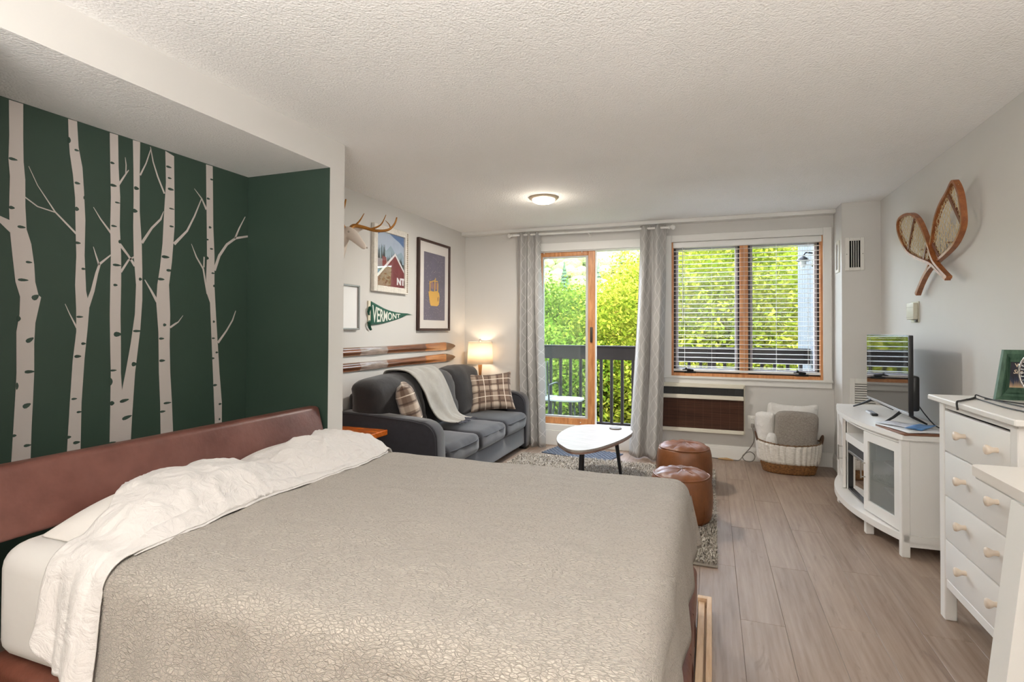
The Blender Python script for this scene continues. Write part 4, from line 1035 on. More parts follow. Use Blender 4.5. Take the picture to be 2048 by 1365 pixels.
art(xa+.002, A_([(.62, .345), (.69, .36), (.68, .30), (.63, .285)]), 'printed_emblem', pm_('print_ochre', (176, 128, 48)), F2)
MB().box(XW+.022, XW+.0235, 4.754, 5.396, 1.302, 2.196).build('picture_glass', glass('art_glass2', (255, 255, 255), .045), F2)
# grey framed board
F3 = frame('framed_white_board', 'grey metal framed blank white board partly behind the room corner', 3.25, 3.775, 1.287, 1.656, .014, .03, mat('grey_metal', (150, 152, 150), .4, .3), mat('board_white', (236, 234, 232), .35))
# pennant
PN = thing('pennant', 'green felt pennant lettered VERMONT', 'pennant', (XL, 4.25, 1.33))
PG = fabric('felt_green', (24, 84, 66), .95, .12, 20, .2, .3, 300)
def curl(p):
    y, z = p[1], p[2]; return (p[0]+.012*max(0, (4.03-y)/.09)**2*.5+.004*sin((y-3.9)*12), y, z)
top_ = [(3.948, 1.536), (4.05, 1.508), (4.15, 1.482), (4.25, 1.464), (4.36, 1.451), (4.46, 1.446), (4.55, 1.446), (4.65, 1.434)]
bot_ = [(3.950, 1.327), (4.05, 1.333), (4.15, 1.343), (4.25, 1.359), (4.36, 1.380), (4.46, 1.404), (4.55, 1.434), (4.65, 1.4335)]
def lerp_line(L_, y):
    for (a, b), (c, d) in zip(L_, L_[1:]):
        if y <= c: return b+(d-b)*(y-a)/(c-a)
    return L_[-1][1]
m = MB()
def pn(u, v):
    y = 3.948+u*(4.65-3.948); a, b = lerp_line(bot_, y), lerp_line(top_, y)
    return curl((XW+.006, y, a+(b-a)*v))
m.grid(40, 10, pn); o = m.build('felt', PG, PN, 180); solid(o, .003, 0)
t = text_mb('VERMONT', 1.0, bold=.018); a = np.array(t.v); w0, w1 = a[:, 0].min(), a[:, 0].max(); h1 = a[:, 1].max(); h0 = a[:, 1].min()
vs = []
for x, y, z in t.v:
    u = (x-w0)/(w1-w0); yy = 3.968+(u**.95)*(4.425-3.968)
    lo, hi = lerp_line(bot_, yy)+.022*(1-u*.62), lerp_line(top_, yy)-.024*(1-u*.55)
    vs.append(curl((XW+.0085, yy, lo+(hi-lo)*(y-h0)/(h1-h0))))
t.v = vs; o = t.build('letters', mat('felt_white', (226, 228, 218), .9), PN, 0); solid(o, .001, 1)
MB().rbox(XW+.001, XW+.012, 3.915, 3.95, 1.325, 1.538, .003, 2).build('header_strip', mat('felt_cream', (222, 214, 192), .9), PN)
m = MB()
for pts in ([(XW+.014, 3.945, 1.49), (XW+.03, 3.91, 1.48), (XW+.02, 3.905, 1.44), (XW+.014, 3.92, 1.415)], [(XW+.014, 3.93, 1.365), (XW+.03, 3.90, 1.352), (XW+.022, 3.92, 1.31), (XW+.015, 3.95, 1.285)]):
    m.tube(pts, [.008, .013, .013, .010], 8, flat=.5)
m.build('tie', PG, PN, 60)
# skis
SKB = wood('ski_walnut', (84, 46, 28), (142, 88, 54), .28, (9, .7, 9), 3, coat=.6)
SKT = mat('ski_tip_dark', (72, 38, 26), .3, coat=.5)
SKW = mat('ski_worn', (150, 132, 122), .35, var=.22, vs=26, stretch=(2, .6, 2), coat=.3)
SKO = wood('ski_amber', (150, 84, 36), (190, 118, 60), .25, (9, .7, 9), 3, coat=.6)
def ski(zc, label):
    K = thing('wooden_ski', label, 'ski', (XL, 4.2, zc-.05), group='wooden skis on the wall')
    def w(y):
        if y > 5.30: return .047*max(.02, 1-((y-5.30)/.27)**2.2)**.7
        if y > 4.2: return .036+.011*((y-4.2)/1.1)**1.5
        return .036+.004*((4.2-y)/1.3)
    def th(y, s):        # ridge profile, s -1..1
        base = .016+.010*max(0, (y-5.2)/.36)**2
        rid = (.012 if y < 4.95 else .012*max(0, 1-(y-4.95)/.25))
        flat = max(0, 1-abs(y-4.02)/.20); rid2 = rid*(1-.9*min(1, flat*1.6))
        return base+rid2*math.exp(-((s)/(.42))**4)+.010*min(1, flat*1.6)*(1-abs(s)**6)
    def seg(y0, y1, m_, name):
        q = MB(); n = max(4, int((y1-y0)/.02)); ns = 13; v = []
        for i in range(n+1):
            y = y0+(y1-y0)*i/n
            for j in range(ns):
                s = -1+2*j/(ns-1)
                v.append((XW+(.004 if abs(s) > .99 else th(y, s)), y, zc+s*w(y)))
        f = [(i*ns+j, (i+1)*ns+j, (i+1)*ns+j+1, i*ns+j+1) for i in range(n) for j in range(ns-1)]
        q.add(v, f); return q.build(name, m_, K, 40)
    seg(2.86, 3.80, SKB, 'tail'); seg(3.80, 4.20, SKW, 'foot_plate'); seg(4.20, 4.90, SKB, 'body'); seg(4.90, 5.36, SKO, 'forebody'); seg(5.36, 5.565, SKT, 'tip')
ski(1.103, 'upper of the two brown wooden skis on the wall'); ski(.977, 'lower of the two brown wooden skis on the wall')
# deer head
DH = thing('deer_head', 'white faux deer head with golden antlers on the wall by the room corner', 'wall ornament', (XL, 3.33, 1.75))
PL = mat('plaster_white', (216, 204, 192), .6, bump=.3, bs=30, bdist=.006)
pts = [(-2.765, 3.315, 1.745), (-2.705, 3.315, 1.755), (-2.65, 3.32, 1.87), (-2.60, 3.32, 1.97), (-2.555, 3.335, 2.02), (-2.52, 3.345, 2.005), (-2.475, 3.36, 1.955), (-2.44, 3.37, 1.915), (-2.415, 3.375, 1.895)]
rad = [(.10, .11), (.10, .11), (.075, .085), (.06, .068), (.062, .060), (.055, .052), (.036, .034), (.029, .026), (.018, .016)]
skin('head', pts, [(i, i+1) for i in range(len(pts)-1)], rad, PL, DH)
for sy, e in ((1, .055), (-1, -.055)):
    b = Vector((-2.575, 3.335+e, 2.03)); d = Vector((.02, .11*sy, .035))
    m = MB(); n = 8
    vs = []; 
    for i in range(n+1):
        t = i/n; wdt = .030*sin(pi*min(1, t*.9+.12))**.8*(1-t**3)+.001
        p = b+d*t+Vector((0, 0, .012*sin(pi*t)))
        for s in (-1, -.5, 0, .5, 1): vs.append(p+Vector((.016*(s*s)-.008+.012, 0, 0))+Vector((0, -.2*wdt*s*sy, wdt*s)))
    m.add(vs, [(i*5+j, (i+1)*5+j, (i+1)*5+j+1, i*5+j+1) for i in range(n) for j in range(4)]); o = m.build('ear', PL, DH, 180); solid(o, .007, 0)
m = MB()
for sy in (1, -1): m.lathe([(.002, -.010), (.008, -.005), (.010, 0), (.008, .006), (.002, .010)], (-2.512, 3.345+sy*.045, 2.012), 10)
m.build('eyes', mat('plaster_shade', (178, 166, 154), .4), DH, 180)
MB().tube([(-2.424, 3.385, 1.905), (-2.412, 3.392, 1.90)], .006, 6).build('nostril', mat('plaster_shade', (178, 166, 154), .4), DH, 180)
GOLD = mat('antler_gold', (168, 112, 44), .35, .45, var=.2, vs=30)
for sy in (1, -1):
    o_ = Vector((-2.56, 3.335+.035*sy, 2.065))
    def Q(dx, dy, dz): return o_+Vector((dx, dy*sy, dz))
    bl = [Q(0, 0, -.02), Q(.01, .045, .015), Q(.045, .12, .012), Q(.10, .20, -.002), Q(.17, .255, .01), Q(.215, .275, .055), Q(.235, .28, .11)]
    m = MB().tube(smooth_path(bl, 5), [.017-.012*(i/(5*6))**1.2 for i in range(31)], 8)
    def tine(p0, p1, p2, r): m.tube(smooth_path([p0, p1, p2], 5), [r*(1-.75*i/10) for i in range(11)], 7)
    tine(Q(.012, .05, .015), Q(.03, .085, .06), Q(.055, .105, .118), .0095)
    tine(Q(.075, .165, .005), Q(.13, .215, .045), Q(.165, .235, .125), .0095)
    tine(Q(.19, .265, .02), Q(.175, .262, .055), Q(.150, .25, .085), .006)
    m.build('antler', GOLD, DH, 180)

# ------------------------------------------------------------------ coffee table, coaster, poufs, rug, door mat
TW = NT('white_laminate'); v = TW.pos((2.5, 14, 1))
TW.l(TW.ramp(TW.noise(v, 3, 5, .6), [(.35, lin((158, 150, 143))), (.65, lin((172, 165, 158)))]), TW.b.inputs['Base Color']); TW.b.inputs['Roughness'].default_value = .5; TW.b.inputs['Specular IOR Level'].default_value = .2
TAB = thing('coffee_table', 'white rounded-triangle coffee table with black splayed legs on the rug', 'coffee table', (-.93, 4.42, 0))
tp = [(-1.068, 3.973), (-1.13, 4.08), (-1.18, 4.24), (-1.208, 4.42), (-1.206, 4.64), (-1.170, 4.81), (-1.09, 4.915), (-.985, 4.952), (-.87, 4.943), (-.76, 4.905), (-.682, 4.835), (-.640, 4.727), (-.640, 4.60), (-.665, 4.42), (-.705, 4.25), (-.76, 4.075), (-.825, 3.93), (-.903, 3.85), (-.985, 3.862)]
def spline_loop(P_, n=4):
    out = []; N = len(P_)
    for i in range(N):
        a, b, c, d = [Vector(P_[(i+k_) % N]) for k_ in (-1, 0, 1, 2)]
        for q in range(n):
            t = q/n; out.append(tuple(.5*((2*b)+(c-a)*t+(2*a-5*b+4*c-d)*t*t+(3*b-a-3*c+d)*t**3)))
    return out
tl = spline_loop(tp)
MB().prism(tl, .404, .420).build('tabletop', TW.m, TAB, 30)
MB().prism([(-.925+(x+.925)*.985, 4.41+(y-4.41)*.99) for x, y in tl], .388, .404).build('edge_band', wood('edge_taupe', (128, 100, 88), (160, 130, 116), .4), TAB, 30)
BLEG = mat('black_leg', (24, 26, 32), .4)
for a, b in (((-.925, 4.03), (-.945, 4.0)), ((-.735, 4.45), (-.69, 4.475)), ((-1.065, 4.69), (-1.075, 4.72))):
    MB().tube([(a[0], a[1], .389), (b[0], b[1], .012)], [.017, .011], 12).build('leg', BLEG, TAB, 60)
cst = MB().lathe([(.050, 0), (.053, .003), (.053, .009), (.048, .011), (.046, .009), (.001, .009)], (-.80, 4.80, .420), 32).build('coaster', mat('coaster_grey', (122, 116, 110), .6), smooth=40)
tag(cst, 'round grey coaster on the white coffee table', 'coaster')
def pouf(cx, cy, R, hgt, label, seed):
    P = thing('leather_pouf', label, 'pouf', (cx, cy, .02), rotz=seed, group='brown leather poufs on the rug')
    LE = leather('pouf_leather', (104, 60, 30), (136, 84, 48), .42, 6.0) if 'pl' not in MC else MC['pl']; MC['pl'] = LE
    prof = [(.80, 0), (.90, .02), (.965, .10), (1.0, .30), (1.0, .50), (.97, .72), (.925, .84), (.885, .885)]
    w = lambda a, z: 1+.012*sin(a*3+seed)+.008*sin(a*7+z*9+seed)
    m = MB().lathe([(r*R, z*hgt) for r, z in prof], (0, 0, 0), 56, wob=w); m.build('side_panel', LE, P, 180, world=False)
    # six top wedges puff up between seams that meet in the middle
    m = MB(); n = 72; rings = [(.885, .885), (.86, .905), (.78, .945), (.62, .978), (.40, .995), (.16, 1.0), (.0, .994)]
    for i, (r, z) in enumerate(rings):
        for k_ in range(n):
            a = 2*pi*k_/n; puff = abs(sin(3*a))**.4
            zz = z*hgt-(.006*(1-puff)*min(1, (1-abs(r-.45)/.45)+.2) if 0 < i < 6 else 0)+.004*sin(a*11+r*9+seed)*(r < .85)
            m.v.append((r*R*cos(a)*w(a, z), r*R*sin(a)*w(a, z), zz))
    for i in range(len(rings)-1):
        for k_ in range(n): m.f.append((i*n+k_, i*n+(k_+1) % n, (i+1)*n+(k_+1) % n, (i+1)*n+k_))
    t_ = m.build('top_panel', LE, P, 180, world=False)
    st = mat('stitch', (196, 150, 108), .7)
    q = MB()
    for k_ in range(6):
        a = k_*pi/3
        q.tube([(r*R*cos(a)*w(a, z), r*R*sin(a)*w(a, z), z*hgt-.006*(0 < i < 6)) for i, (r, z) in enumerate(rings[:-1])], .0022, 5)
        q.tube([(r*R*cos(a)*w(a, z)*1.001, r*R*sin(a)*w(a, z)*1.001, z*hgt) for r, z in prof], .0018, 5)
    q.tube([(.887*R*cos(2*pi*i/60)*w(2*pi*i/60, .885), .887*R*sin(2*pi*i/60)*w(2*pi*i/60, .885), .887*hgt) for i in range(60)], .0055, 6, closed=True)
    q.build('seam_piping', LE, P, 180, world=False)
    return P
pouf(-.195, 3.845, .205, .335, 'brown leather pouf nearer the bed, standing on the rug', .3)
pouf(-.215, 4.715, .222, .345, 'brown leather pouf farther from the bed, by the patterned curtain', 1.1)
# shag rug
RX0, RX1, RY0, RY1 = -1.84, .03, 3.155, 5.27
RUG = MB().box(RX0, RX1, RY0, RY1, 0, .012, .004).build('shag_rug', mat('rug_base', (150, 142, 132), .95), smooth=0)
tag(RUG, 'grey beige shag rug under coffee table and poufs', 'rug')
rs = np.random.default_rng(3); N = 52000
px = rs.uniform(RX0+.004, RX1-.004, N); py = rs.uniform(RY0+.004, RY1-.004, N)
keep = (px > -1.83) & ((py > 3.15))
px, py = px[keep], py[keep]; N = len(px)
ang = rs.uniform(0, 2*pi, N); ln = rs.uniform(.022, .040, N); lean = rs.uniform(.3, 1.1, N); wd = rs.uniform(.0022, .0042, N)
dx, dy = np.cos(ang), np.sin(ang)
def P3(x, y, z): return np.stack([x, y, z], 1)
a0 = P3(px-dy*wd, py+dx*wd, np.full(N, .010)); a1 = P3(px+dy*wd, py-dx*wd, np.full(N, .010))
mx_, my_ = px+dx*ln*lean*.35, py+dy*ln*lean*.35; mz = .010+ln*.6
b0 = P3(mx_-dy*wd, my_+dx*wd, mz); b1 = P3(mx_+dy*wd, my_-dx*wd, mz)
c0 = P3(px+dx*ln*lean*.9, py+dy*ln*lean*.9, .010+ln*(.95-.35*lean))
V = np.stack([a0, a1, b1, b0, c0], 1).reshape(-1, 3)-np.array(wloc(RUG))
I = np.arange(N)*5
loops = np.stack([I, I+1, I+2, I+3, I+3, I+2, I+4], 1).ravel()
me = bpy.data.meshes.new('pile'); me.vertices.add(len(V)); me.vertices.foreach_set('co', V.ravel().astype(np.float32))
me.loops.add(len(loops)); me.loops.foreach_set('vertex_index', loops.astype(np.int32)); me.polygons.add(2*N)
st = np.stack([np.arange(N)*7, np.arange(N)*7+4], 1).ravel(); me.polygons.foreach_set('loop_start', st.astype(np.int32))
me.update(); me.validate()
k = NT('rug_pile'); r_ = k.n('NewGeometry').outputs['Random Per Island']
k.l(k.ramp(r_, [(.0, lin((150, 140, 128))), (.5, lin((186, 178, 166))), (1, lin((212, 205, 194)))]), k.b.inputs['Base Color']); k.b.inputs['Roughness'].default_value = .95
me.materials.append(k.m); o = bpy.data.objects.new('pile', me); COL.objects.link(o); o.parent = RUG; o['kind'] = 'stuff'
# door mat
DM = thing('door_mat', 'blue grey ribbed door mat before the balcony door', 'mat', (-1.27, 5.545, 0), rotz=radians(-13.6))
MB().box(-.37, .37, -.21, .21, 0, .009, .003).build('mat_base', mat('mat_blue', (78, 88, 104), .9), DM, 0, world=False)
m = MB(); rr = random.Random(2)
for i in range(16):
    for j in range(27):
        if (i+j) % 2: continue
        x, y = -.355+j*.0273, -.20+i*.0267
        m.box(x-.011, x+.011, y-.008, y+.008, .008, .0145, .002)
m.build('mat_ribs', mat('mat_rib', (120, 126, 138), .95, var=.2, vs=40), DM, 0, world=False, kind='stuff')

# ------------------------------------------------------------------ laundry basket and contents
BK = thing('wicker_basket', 'oval wicker basket, white above a brown base, in the corner by the window', 'basket', (.662, 5.555, 0))
BC = (.662, 5.555, 0)
def brim(a): return .262+.022*abs(cos(a))**1.5
def basket_wall(z0f, z1f, m_, name, rib, n=204, inner=False):
    m = MB(); rows = 9
    for i in range(rows):
        t = i/(rows-1)
        for k_ in range(n):
            a = 2*pi*k_/n; zt = brim(a); z = z0f+(zt*z1f-z0f)*t if z1f > .5 else z0f+(z1f-z0f)*t
            g = z/.30; hx = .215+.05*g+.012*sin(pi*min(1, g)); hy = .150+.035*g+.010*sin(pi*min(1, g))
            r = (1+rib*(abs(sin(17*a))**.7-.5))
            e = .82
            ca, sa = cos(a), sin(a)
            m.v.append((BC[0]+hx*r*math.copysign(abs(ca)**e, ca), BC[1]+hy*r*math.copysign(abs(sa)**e, sa), z))
    for i in range(rows-1):
        for k_ in range(n): m.f.append((i*n+k_, i*n+(k_+1) % n, (i+1)*n+(k_+1) % n, (i+1)*n+k_))
    o = m.build(name, m_, BK, 180); solid(o, .008, -1); return o
kb = NT('wicker_brown'); v = kb.pos((60, 60, 90)); kb.l(kb.ramp(kb.noise(v, 1, 2), [(.3, lin((92, 58, 28))), (.7, lin((152, 106, 58)))]), kb.b.inputs['Base Color']); kb.b.inputs['Roughness'].default_value = .6
kb.l(kb.bump(kb.noise(v, 1.5, 2), .8, .006), kb.b.inputs['Normal'])
kw = NT('wicker_white'); v = kw.pos((40, 40, 150)); kw.l(kw.ramp(kw.noise(v, 1, 2), [(.3, lin((206, 200, 190))), (.7, lin((232, 228, 220)))]), kw.b.inputs['Base Color']); kw.b.inputs['Roughness'].default_value = .7
kw.l(kw.bump(kw.noise(v, 1, 2), .6, .004), kw.b.inputs['Normal'])
basket_wall(.004, .095, kb.m, 'brown_base', .02)
basket_wall(.095, 1.0, kw.m, 'white_weave', .060)
m = MB(); n = 96
for tw in (0, pi):
    pts = []
    for k_ in range(n):
        a = 2*pi*k_/n; z = brim(a); g = z/.30; hx = .215+.05*g; hy = .150+.035*g; e = .82; ca, sa = cos(a), sin(a)
        pts.append((BC[0]+(hx+.004*cos(a*24+tw))*math.copysign(abs(ca)**e, ca), BC[1]+(hy+.004*cos(a*24+tw))*math.copysign(abs(sa)**e, sa), z+.004+.005*sin(a*24+tw)))
    m.tube(pts, .005, 5, closed=True)
m.build('braided_rim', mat('rim_brown', (120, 92, 66), .7, var=.3, vs=60), BK, 180)
MB().prism([(BC[0]+.21*cos(2*pi*i/32), BC[1]+.145*sin(2*pi*i/32)) for i in range(32)], .004, .014).build('basket_floor', kb.m, BK, 30)
for sx in (-1, 1):
    pts = [(BC[0]+sx*.262, BC[1]-.05, .275), (BC[0]+sx*.274, BC[1]-.035, .32), (BC[0]+sx*.280, BC[1], .345), (BC[0]+sx*.274, BC[1]+.035, .32), (BC[0]+sx*.262, BC[1]+.05, .275)]
    MB().tube(smooth_path(pts, 4), .009, 7).build('handle', mat('handle_brown', (84, 58, 40), .7), BK, 180)
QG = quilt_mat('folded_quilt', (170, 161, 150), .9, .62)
def qf(p): return Vector((p.x+.008*sin(p.z*14), p.y-.02*(p.z-.3), p.z-.012*((p.x-.715)/.17)**4*(p.z > .4)))
q = MB(); 
o = cushion('folded_quilt', .548, .888, 5.445, 5.575, .075, .555, .032, (.008, .02, .004), None, QG, fn=qf, wr=.009, seed=3)
tag(o, 'thick folded grey quilt standing in the basket', 'blanket')
CLOTH = mat('white_cotton', (222, 219, 214), .85, bump=.8, bs=16, bdist=.025, detail=5)
def soft(name, label, cat, x0, x1, y0, y1, z0, z1, seed, ears=.0, wr=.012, r=.045):
    cx, cz = (x0+x1)/2, (z0+z1)/2
    def f(p):
        u, h = (p.x-cx)/((x1-x0)/2), (p.z-cz)/((z1-z0)/2)
        if h > 0: p.z += ears*abs(u)**3*h; p.x += ears*.3*u*h
        return p
    o = cushion(name, x0, x1, y0, y1, z0, z1, r, (.01, .02, .012), None, CLOTH, fn=f, wr=wr, seed=seed)
    return tag(o, label, cat)
soft('white_pillow', 'white pillow with pointed corners behind the folded quilt in the basket', 'pillow', .515, .905, 5.600, 5.690, .10, .585, 8, ears=.05)
soft('white_pillow', 'white pillow slumped in the left half of the basket', 'pillow', .400, .538, 5.50, 5.66, .09, .520, 14, ears=.02, wr=.022)
soft('white_towel', 'rolled white towel low at the front of the basket', 'towel', .475, .555, 5.435, 5.488, .12, .35, 21, r=.022, wr=.012)

# ------------------------------------------------------------------ white media console
CN = thing('tv_console', 'white bow-front media console with glass doors along the right wall', 'tv console', (1.0, 4.38, 0), rotz=radians(92.5))
def arc(b, off=0, L_=.69, n=20, a0=-1, a1=1): return [(L_*(a0+(a1-a0)*i/n), off+b*(1-(a0+(a1-a0)*i/n)**2)) for i in range(n+1)]
def Fc(lx, b=.096): return b*(1-(lx/.69)**2)
def cpart(name, mb, m_=WHITEV, parent=CN, smooth=0): return mb.build(name, m_, parent, smooth, world=False)
cpart('top_board', MB().prism(arc(.104, .006, .703)+[(.703, -.345), (-.703, -.345)], .672, .700))
m = MB().prism(arc(.090, -.006, .66)+[(x, y-.02) for x, y in arc(.090, -.006, .66)[::-1]], .645, .672)
cpart('front_rail', m)
cpart('base_shelf', MB().prism(arc(.148, -.002, .690)+[(.69, -.335), (-.69, -.335)], .088, .128))
for s in (-1, 1):
    cpart('end_panel', MB().box(s*.66, s*.682, -.335, -.03, .06, .672))
    cpart('corner_post', MB().box(s*.648, s*.690, -.035, .008, 0, .672, .003))
    cpart('corner_post', MB().box(s*.648, s*.690, -.340, -.300, 0, .672, .003))
    cpart('divider', MB().box(s*.222, s*.242, -.325, .050, .128, .645))
    cpart('foot', MB().box(s*.30, s*.345, .045, .09, 0, .088, .003))
    cpart('inner_shelf', MB().box(s*.245, s*.66, -.32, -.04, .44, .452)); cpart('inner_shelf', MB().box(s*.245, s*.66, -.32, -.04, .27, .282))
    # glass door on a chord of the bow
    p0, p1 = Vector((s*.645, Fc(.645)-.008)), Vector((s*.248, Fc(.248)-.008))
    if s > 0: p0, p1 = p1, p0
    def L2(t, o=0): 
        d = (p1-p0).normalized(); n = Vector((-d.y, d.x)); return p0+(p1-p0)*t+n*o
    # outward is +ly
    d = (p1-p0); ln = d.length; d.normalize(); n = Vector((-d.y, d.x)); n = n if n.y > 0 else -n
    def slab(a, b, z0, z1, t0=-.02, t1=0): return [tuple(p0+d*a+n*t0), tuple(p0+d*b+n*t0), tuple(p0+d*b+n*t1), tuple(p0+d*a+n*t1)], z0, z1
    m = MB(); w = .052
    for a, b, z0, z1 in ((0, w, .135, .642), (ln-w, ln, .135, .642), (w, ln-w, .135, .20), (w, ln-w, .585, .642)): m.prism(*slab(a, b, z0, z1))
    dr = cpart('door', m)
    cpart('glass_pane', MB().prism(*slab(w, ln-w, .20, .585, -.013, -.009)), glass('cabinet_glass', (228, 229, 226), .06, haze=.14), dr)  # diffuse haze mixed into the glass to lighten the dim inside
    hx = (w*.35 if s > 0 else ln-w*.35)
    m = MB()
    for zz in (.345, .435):
        q0, q1 = p0+d*hx+n*-.002, p0+d*hx+n*.026; m.tube([(q0.x, q0.y, zz), (q1.x, q1.y, zz)], .004, 8)
    q1 = p0+d*hx+n*.026; m.tube([(q1.x, q1.y, .335), (q1.x, q1.y, .445)], .0048, 8)
    cpart('bar_handle', m, mat('nickel', (176, 172, 164), .3, .9), dr, 60)
cpart('back_panel', MB().box(-.66, .66, -.345, -.333, .10, .672))
cpart('bay_shelf', MB().box(-.222, .222, -.33, .062, .520, .545))
cpart('bay_lower_rail', MB().box(-.222, .222, .038, .062, .490, .520))
IB = mat('insert_black', (24, 24, 25), .35)
m = MB(); m.box(-.215, .215, .02, .05, .425, .488, .002); m.box(-.215, -.195, .02, .05, .135, .425); m.box(.195, .215, .02, .05, .135, .425); m.box(-.195, .195, .02, .05, .135, .150)
ins = cpart('insert_frame', m, IB)
cpart('insert_trim', MB().box(-.195, .195, .046, .054, .408, .425, .001), mat('insert_silver', (150, 150, 150), .3, .8), ins)
m = MB()
for i in range(5): m.box(-.20, .20, .049, .0515, .434+i*.010, .438+i*.010)
cpart('insert_vents', m, mat('insert_vent', (60, 60, 60), .5), ins)
cpart('insert_glass', MB().box(-.195, .195, .032, .035, .150, .408), glass('insert_glass', (150, 152, 152), .10), ins)
m = MB()
for a, w_, lean in ((.10, .035, .05), (.03, .028, .035), (-.06, .03, .02)):
    m.add([(a, -.05, .136), (a+w_, -.05, .136), (a+w_+lean, -.05, .385), (a+lean, -.05, .385), (a, -.25, .136), (a+w_, -.25, .136), (a+w_+lean, -.25, .385), (a+lean, -.25, .385)], [(0, 1, 2, 3), (7, 6, 5, 4), (0, 4, 5, 1), (1, 5, 6, 2), (2, 6, 7, 3), (3, 7, 4, 0)])
cpart('pane_reflections', m, WHITE)  # white slabs stand in for slanted reflections in the insert glass
# television
TV = thing('television', 'flat black television reflecting the window, on the white console', 'television', (1.15, 4.43, .70))
SB = mat('tv_black', (20, 20, 22), .35)
MB().rbox(1.136, 1.162, 3.955, 4.905, .775, 1.272, .004, 2).build('casing', SB, TV, 40)
k = NT('tv_screen'); k.b.inputs['Base Color'].default_value = (.012, .012, .013, 1); k.b.inputs['Roughness'].default_value = .04; k.b.inputs['Specular IOR Level'].default_value = 1.0; k.b.inputs['IOR'].default_value = 1.9
MB().box(1.1345, 1.136, 3.961, 4.899, .795, 1.266).build('screen', k.m, TV, 0)
MB().box(1.1335, 1.1375, 3.956, 4.904, .776, .792, .001).build('silver_lip', mat('tv_silver', (176, 174, 172), .35, .7), TV, 0)
MB().rbox(1.160, 1.205, 3.985, 4.70, .80, 1.02, .015, 2).build('rear_housing', SB, TV, 40)
for y, yo in ((4.13, -.02), (4.78, .13)):
    m = MB().tube([(1.150, y, .785), (1.10, y+yo*.5, .742), (1.045, y+yo, .706)], [.011, .009, .0055], 8); m.tube([(1.150, y, .785), (1.21, y+yo*.1, .745), (1.282, y+yo*.2, .706)], [.011, .009, .0055], 8)
    m.build('stand_leg', SB, TV, 60)
m = MB().tube(smooth_path([(1.205, 4.03, .84), (1.24, 4.02, .78), (1.29, 4.0, .715), (1.33, 3.95, .706), (1.345, 3.85, .705)]), .0035, 6); m.build('power_cable', SB, TV, 180)
# remote
RM = thing('remote_control', 'grey television remote with a black end lying on the white console', 'remote', (1.077, 4.53, .70), rotz=radians(-2))
MB().rbox(-.020, .020, -.045, .095, 0, .017, .006, 2).build('body', mat('remote_grey', (196, 198, 202), .35), RM, 40, world=False)
MB().rbox(-.021, .021, -.098, -.043, 0, .018, .007, 2).build('black_end', SB, RM, 40, world=False)
m = MB()
for i in range(3):
    for j in range(6): m.rbox(-.013+i*.010, -.007+i*.010, -.03+j*.018, -.020+j*.018, .0165, .019, .0012, 1)
m.build('buttons', mat('button_dark', (84, 92, 110), .5), RM, 40, world=False)
# papers on the near end of the console
def sheetstack(name, label, cx, cy, w, l, z, t, rot, m_, cat, wav=0):
    o = MB().grid(8, 8, lambda u, v_: ((u-.5)*w, (v_-.5)*l, wav*sin(u*5+v_*3)*.5+wav*.5)).mesh(name, 60); o.materials.append(m_)
    ob = bpy.data.objects.new(name, o); COL.objects.link(ob); ob.location = (cx, cy, z); ob.rotation_euler = (0, 0, rot)
    solid(ob, t, 1); return tag(ob, label, cat)
sheetstack('brown_folder', 'brown folder at the bottom of the papers on the console end', 1.135, 3.86, .27, .34, .7005, .007, .18, mat('folder_brown', (124, 82, 58), .6), 'folder')
sheetstack('magazine', 'white creased magazine lying on the brown folder', 1.13, 3.885, .24, .31, .708, .004, .30, mat('paper_white', (222, 224, 226), .5, var=.12, vs=16), 'magazine', .004)
sheetstack('brochure', 'blue and white brochure on top of the papers on the console', 1.18, 3.90, .085, .24, .7175, .003, -.6, mat('brochure_blue', (86, 136, 192), .4, var=.6, vs=14), 'brochure', .005)
sheetstack('paper_sheet', 'loose white sheet with a dark photo, beneath the blue brochure', 1.09, 3.99, .15, .20, .7165, .0012, .75, mat('sheet_print', (204, 206, 214), .5, var=.3, vs=22), 'paper', .002)

# ------------------------------------------------------------------ dresser
DR = thing('dresser', 'tall white four-drawer dresser with cream knobs along the right wall', 'dresser', (1.19, 2.68, 0))
MB().box(.962, XR-.002, 2.305, 3.090, .976, 1.0, .004).build('top_board', WHITEW, DR, 0)
ya, yb_ = 2.338, 3.018
for y0 in (ya, yb_-.052):
    MB().box(.984, 1.03, y0, y0+.052, 0, .976, .003).build('corner_post', WHITEV, DR, 0); MB().box(1.335, XR-.003, y0, y0+.052, 0, .976, .003).build('corner_post', WHITEV, DR, 0)
MB().box(1.03, 1.335, ya+.008, ya+.024, .145, .976).build('side_panel', WHITEV, DR, 0); MB().box(1.03, 1.335, yb_-.024, yb_-.008, .145, .976).build('side_panel', WHITEV, DR, 0)
MB().box(XR-.012, XR-.004, ya+.05, yb_-.05, .145, .976).build('back_panel', WHITEV, DR, 0)
MB().box(.990, 1.02, ya+.052, yb_-.052, .146, .186, .003).build('apron', WHITEW, DR, 0)
MB().box(.990, 1.02, ya+.052, yb_-.052, .952, .976).build('top_rail', WHITEW, DR, 0)
MB().box(1.02, 1.35, ya+.03, yb_-.03, .186, .192).build('bottom_board', WHITEV, DR, 0)
KN = mat('cream_knob', (224, 208, 190), .4)
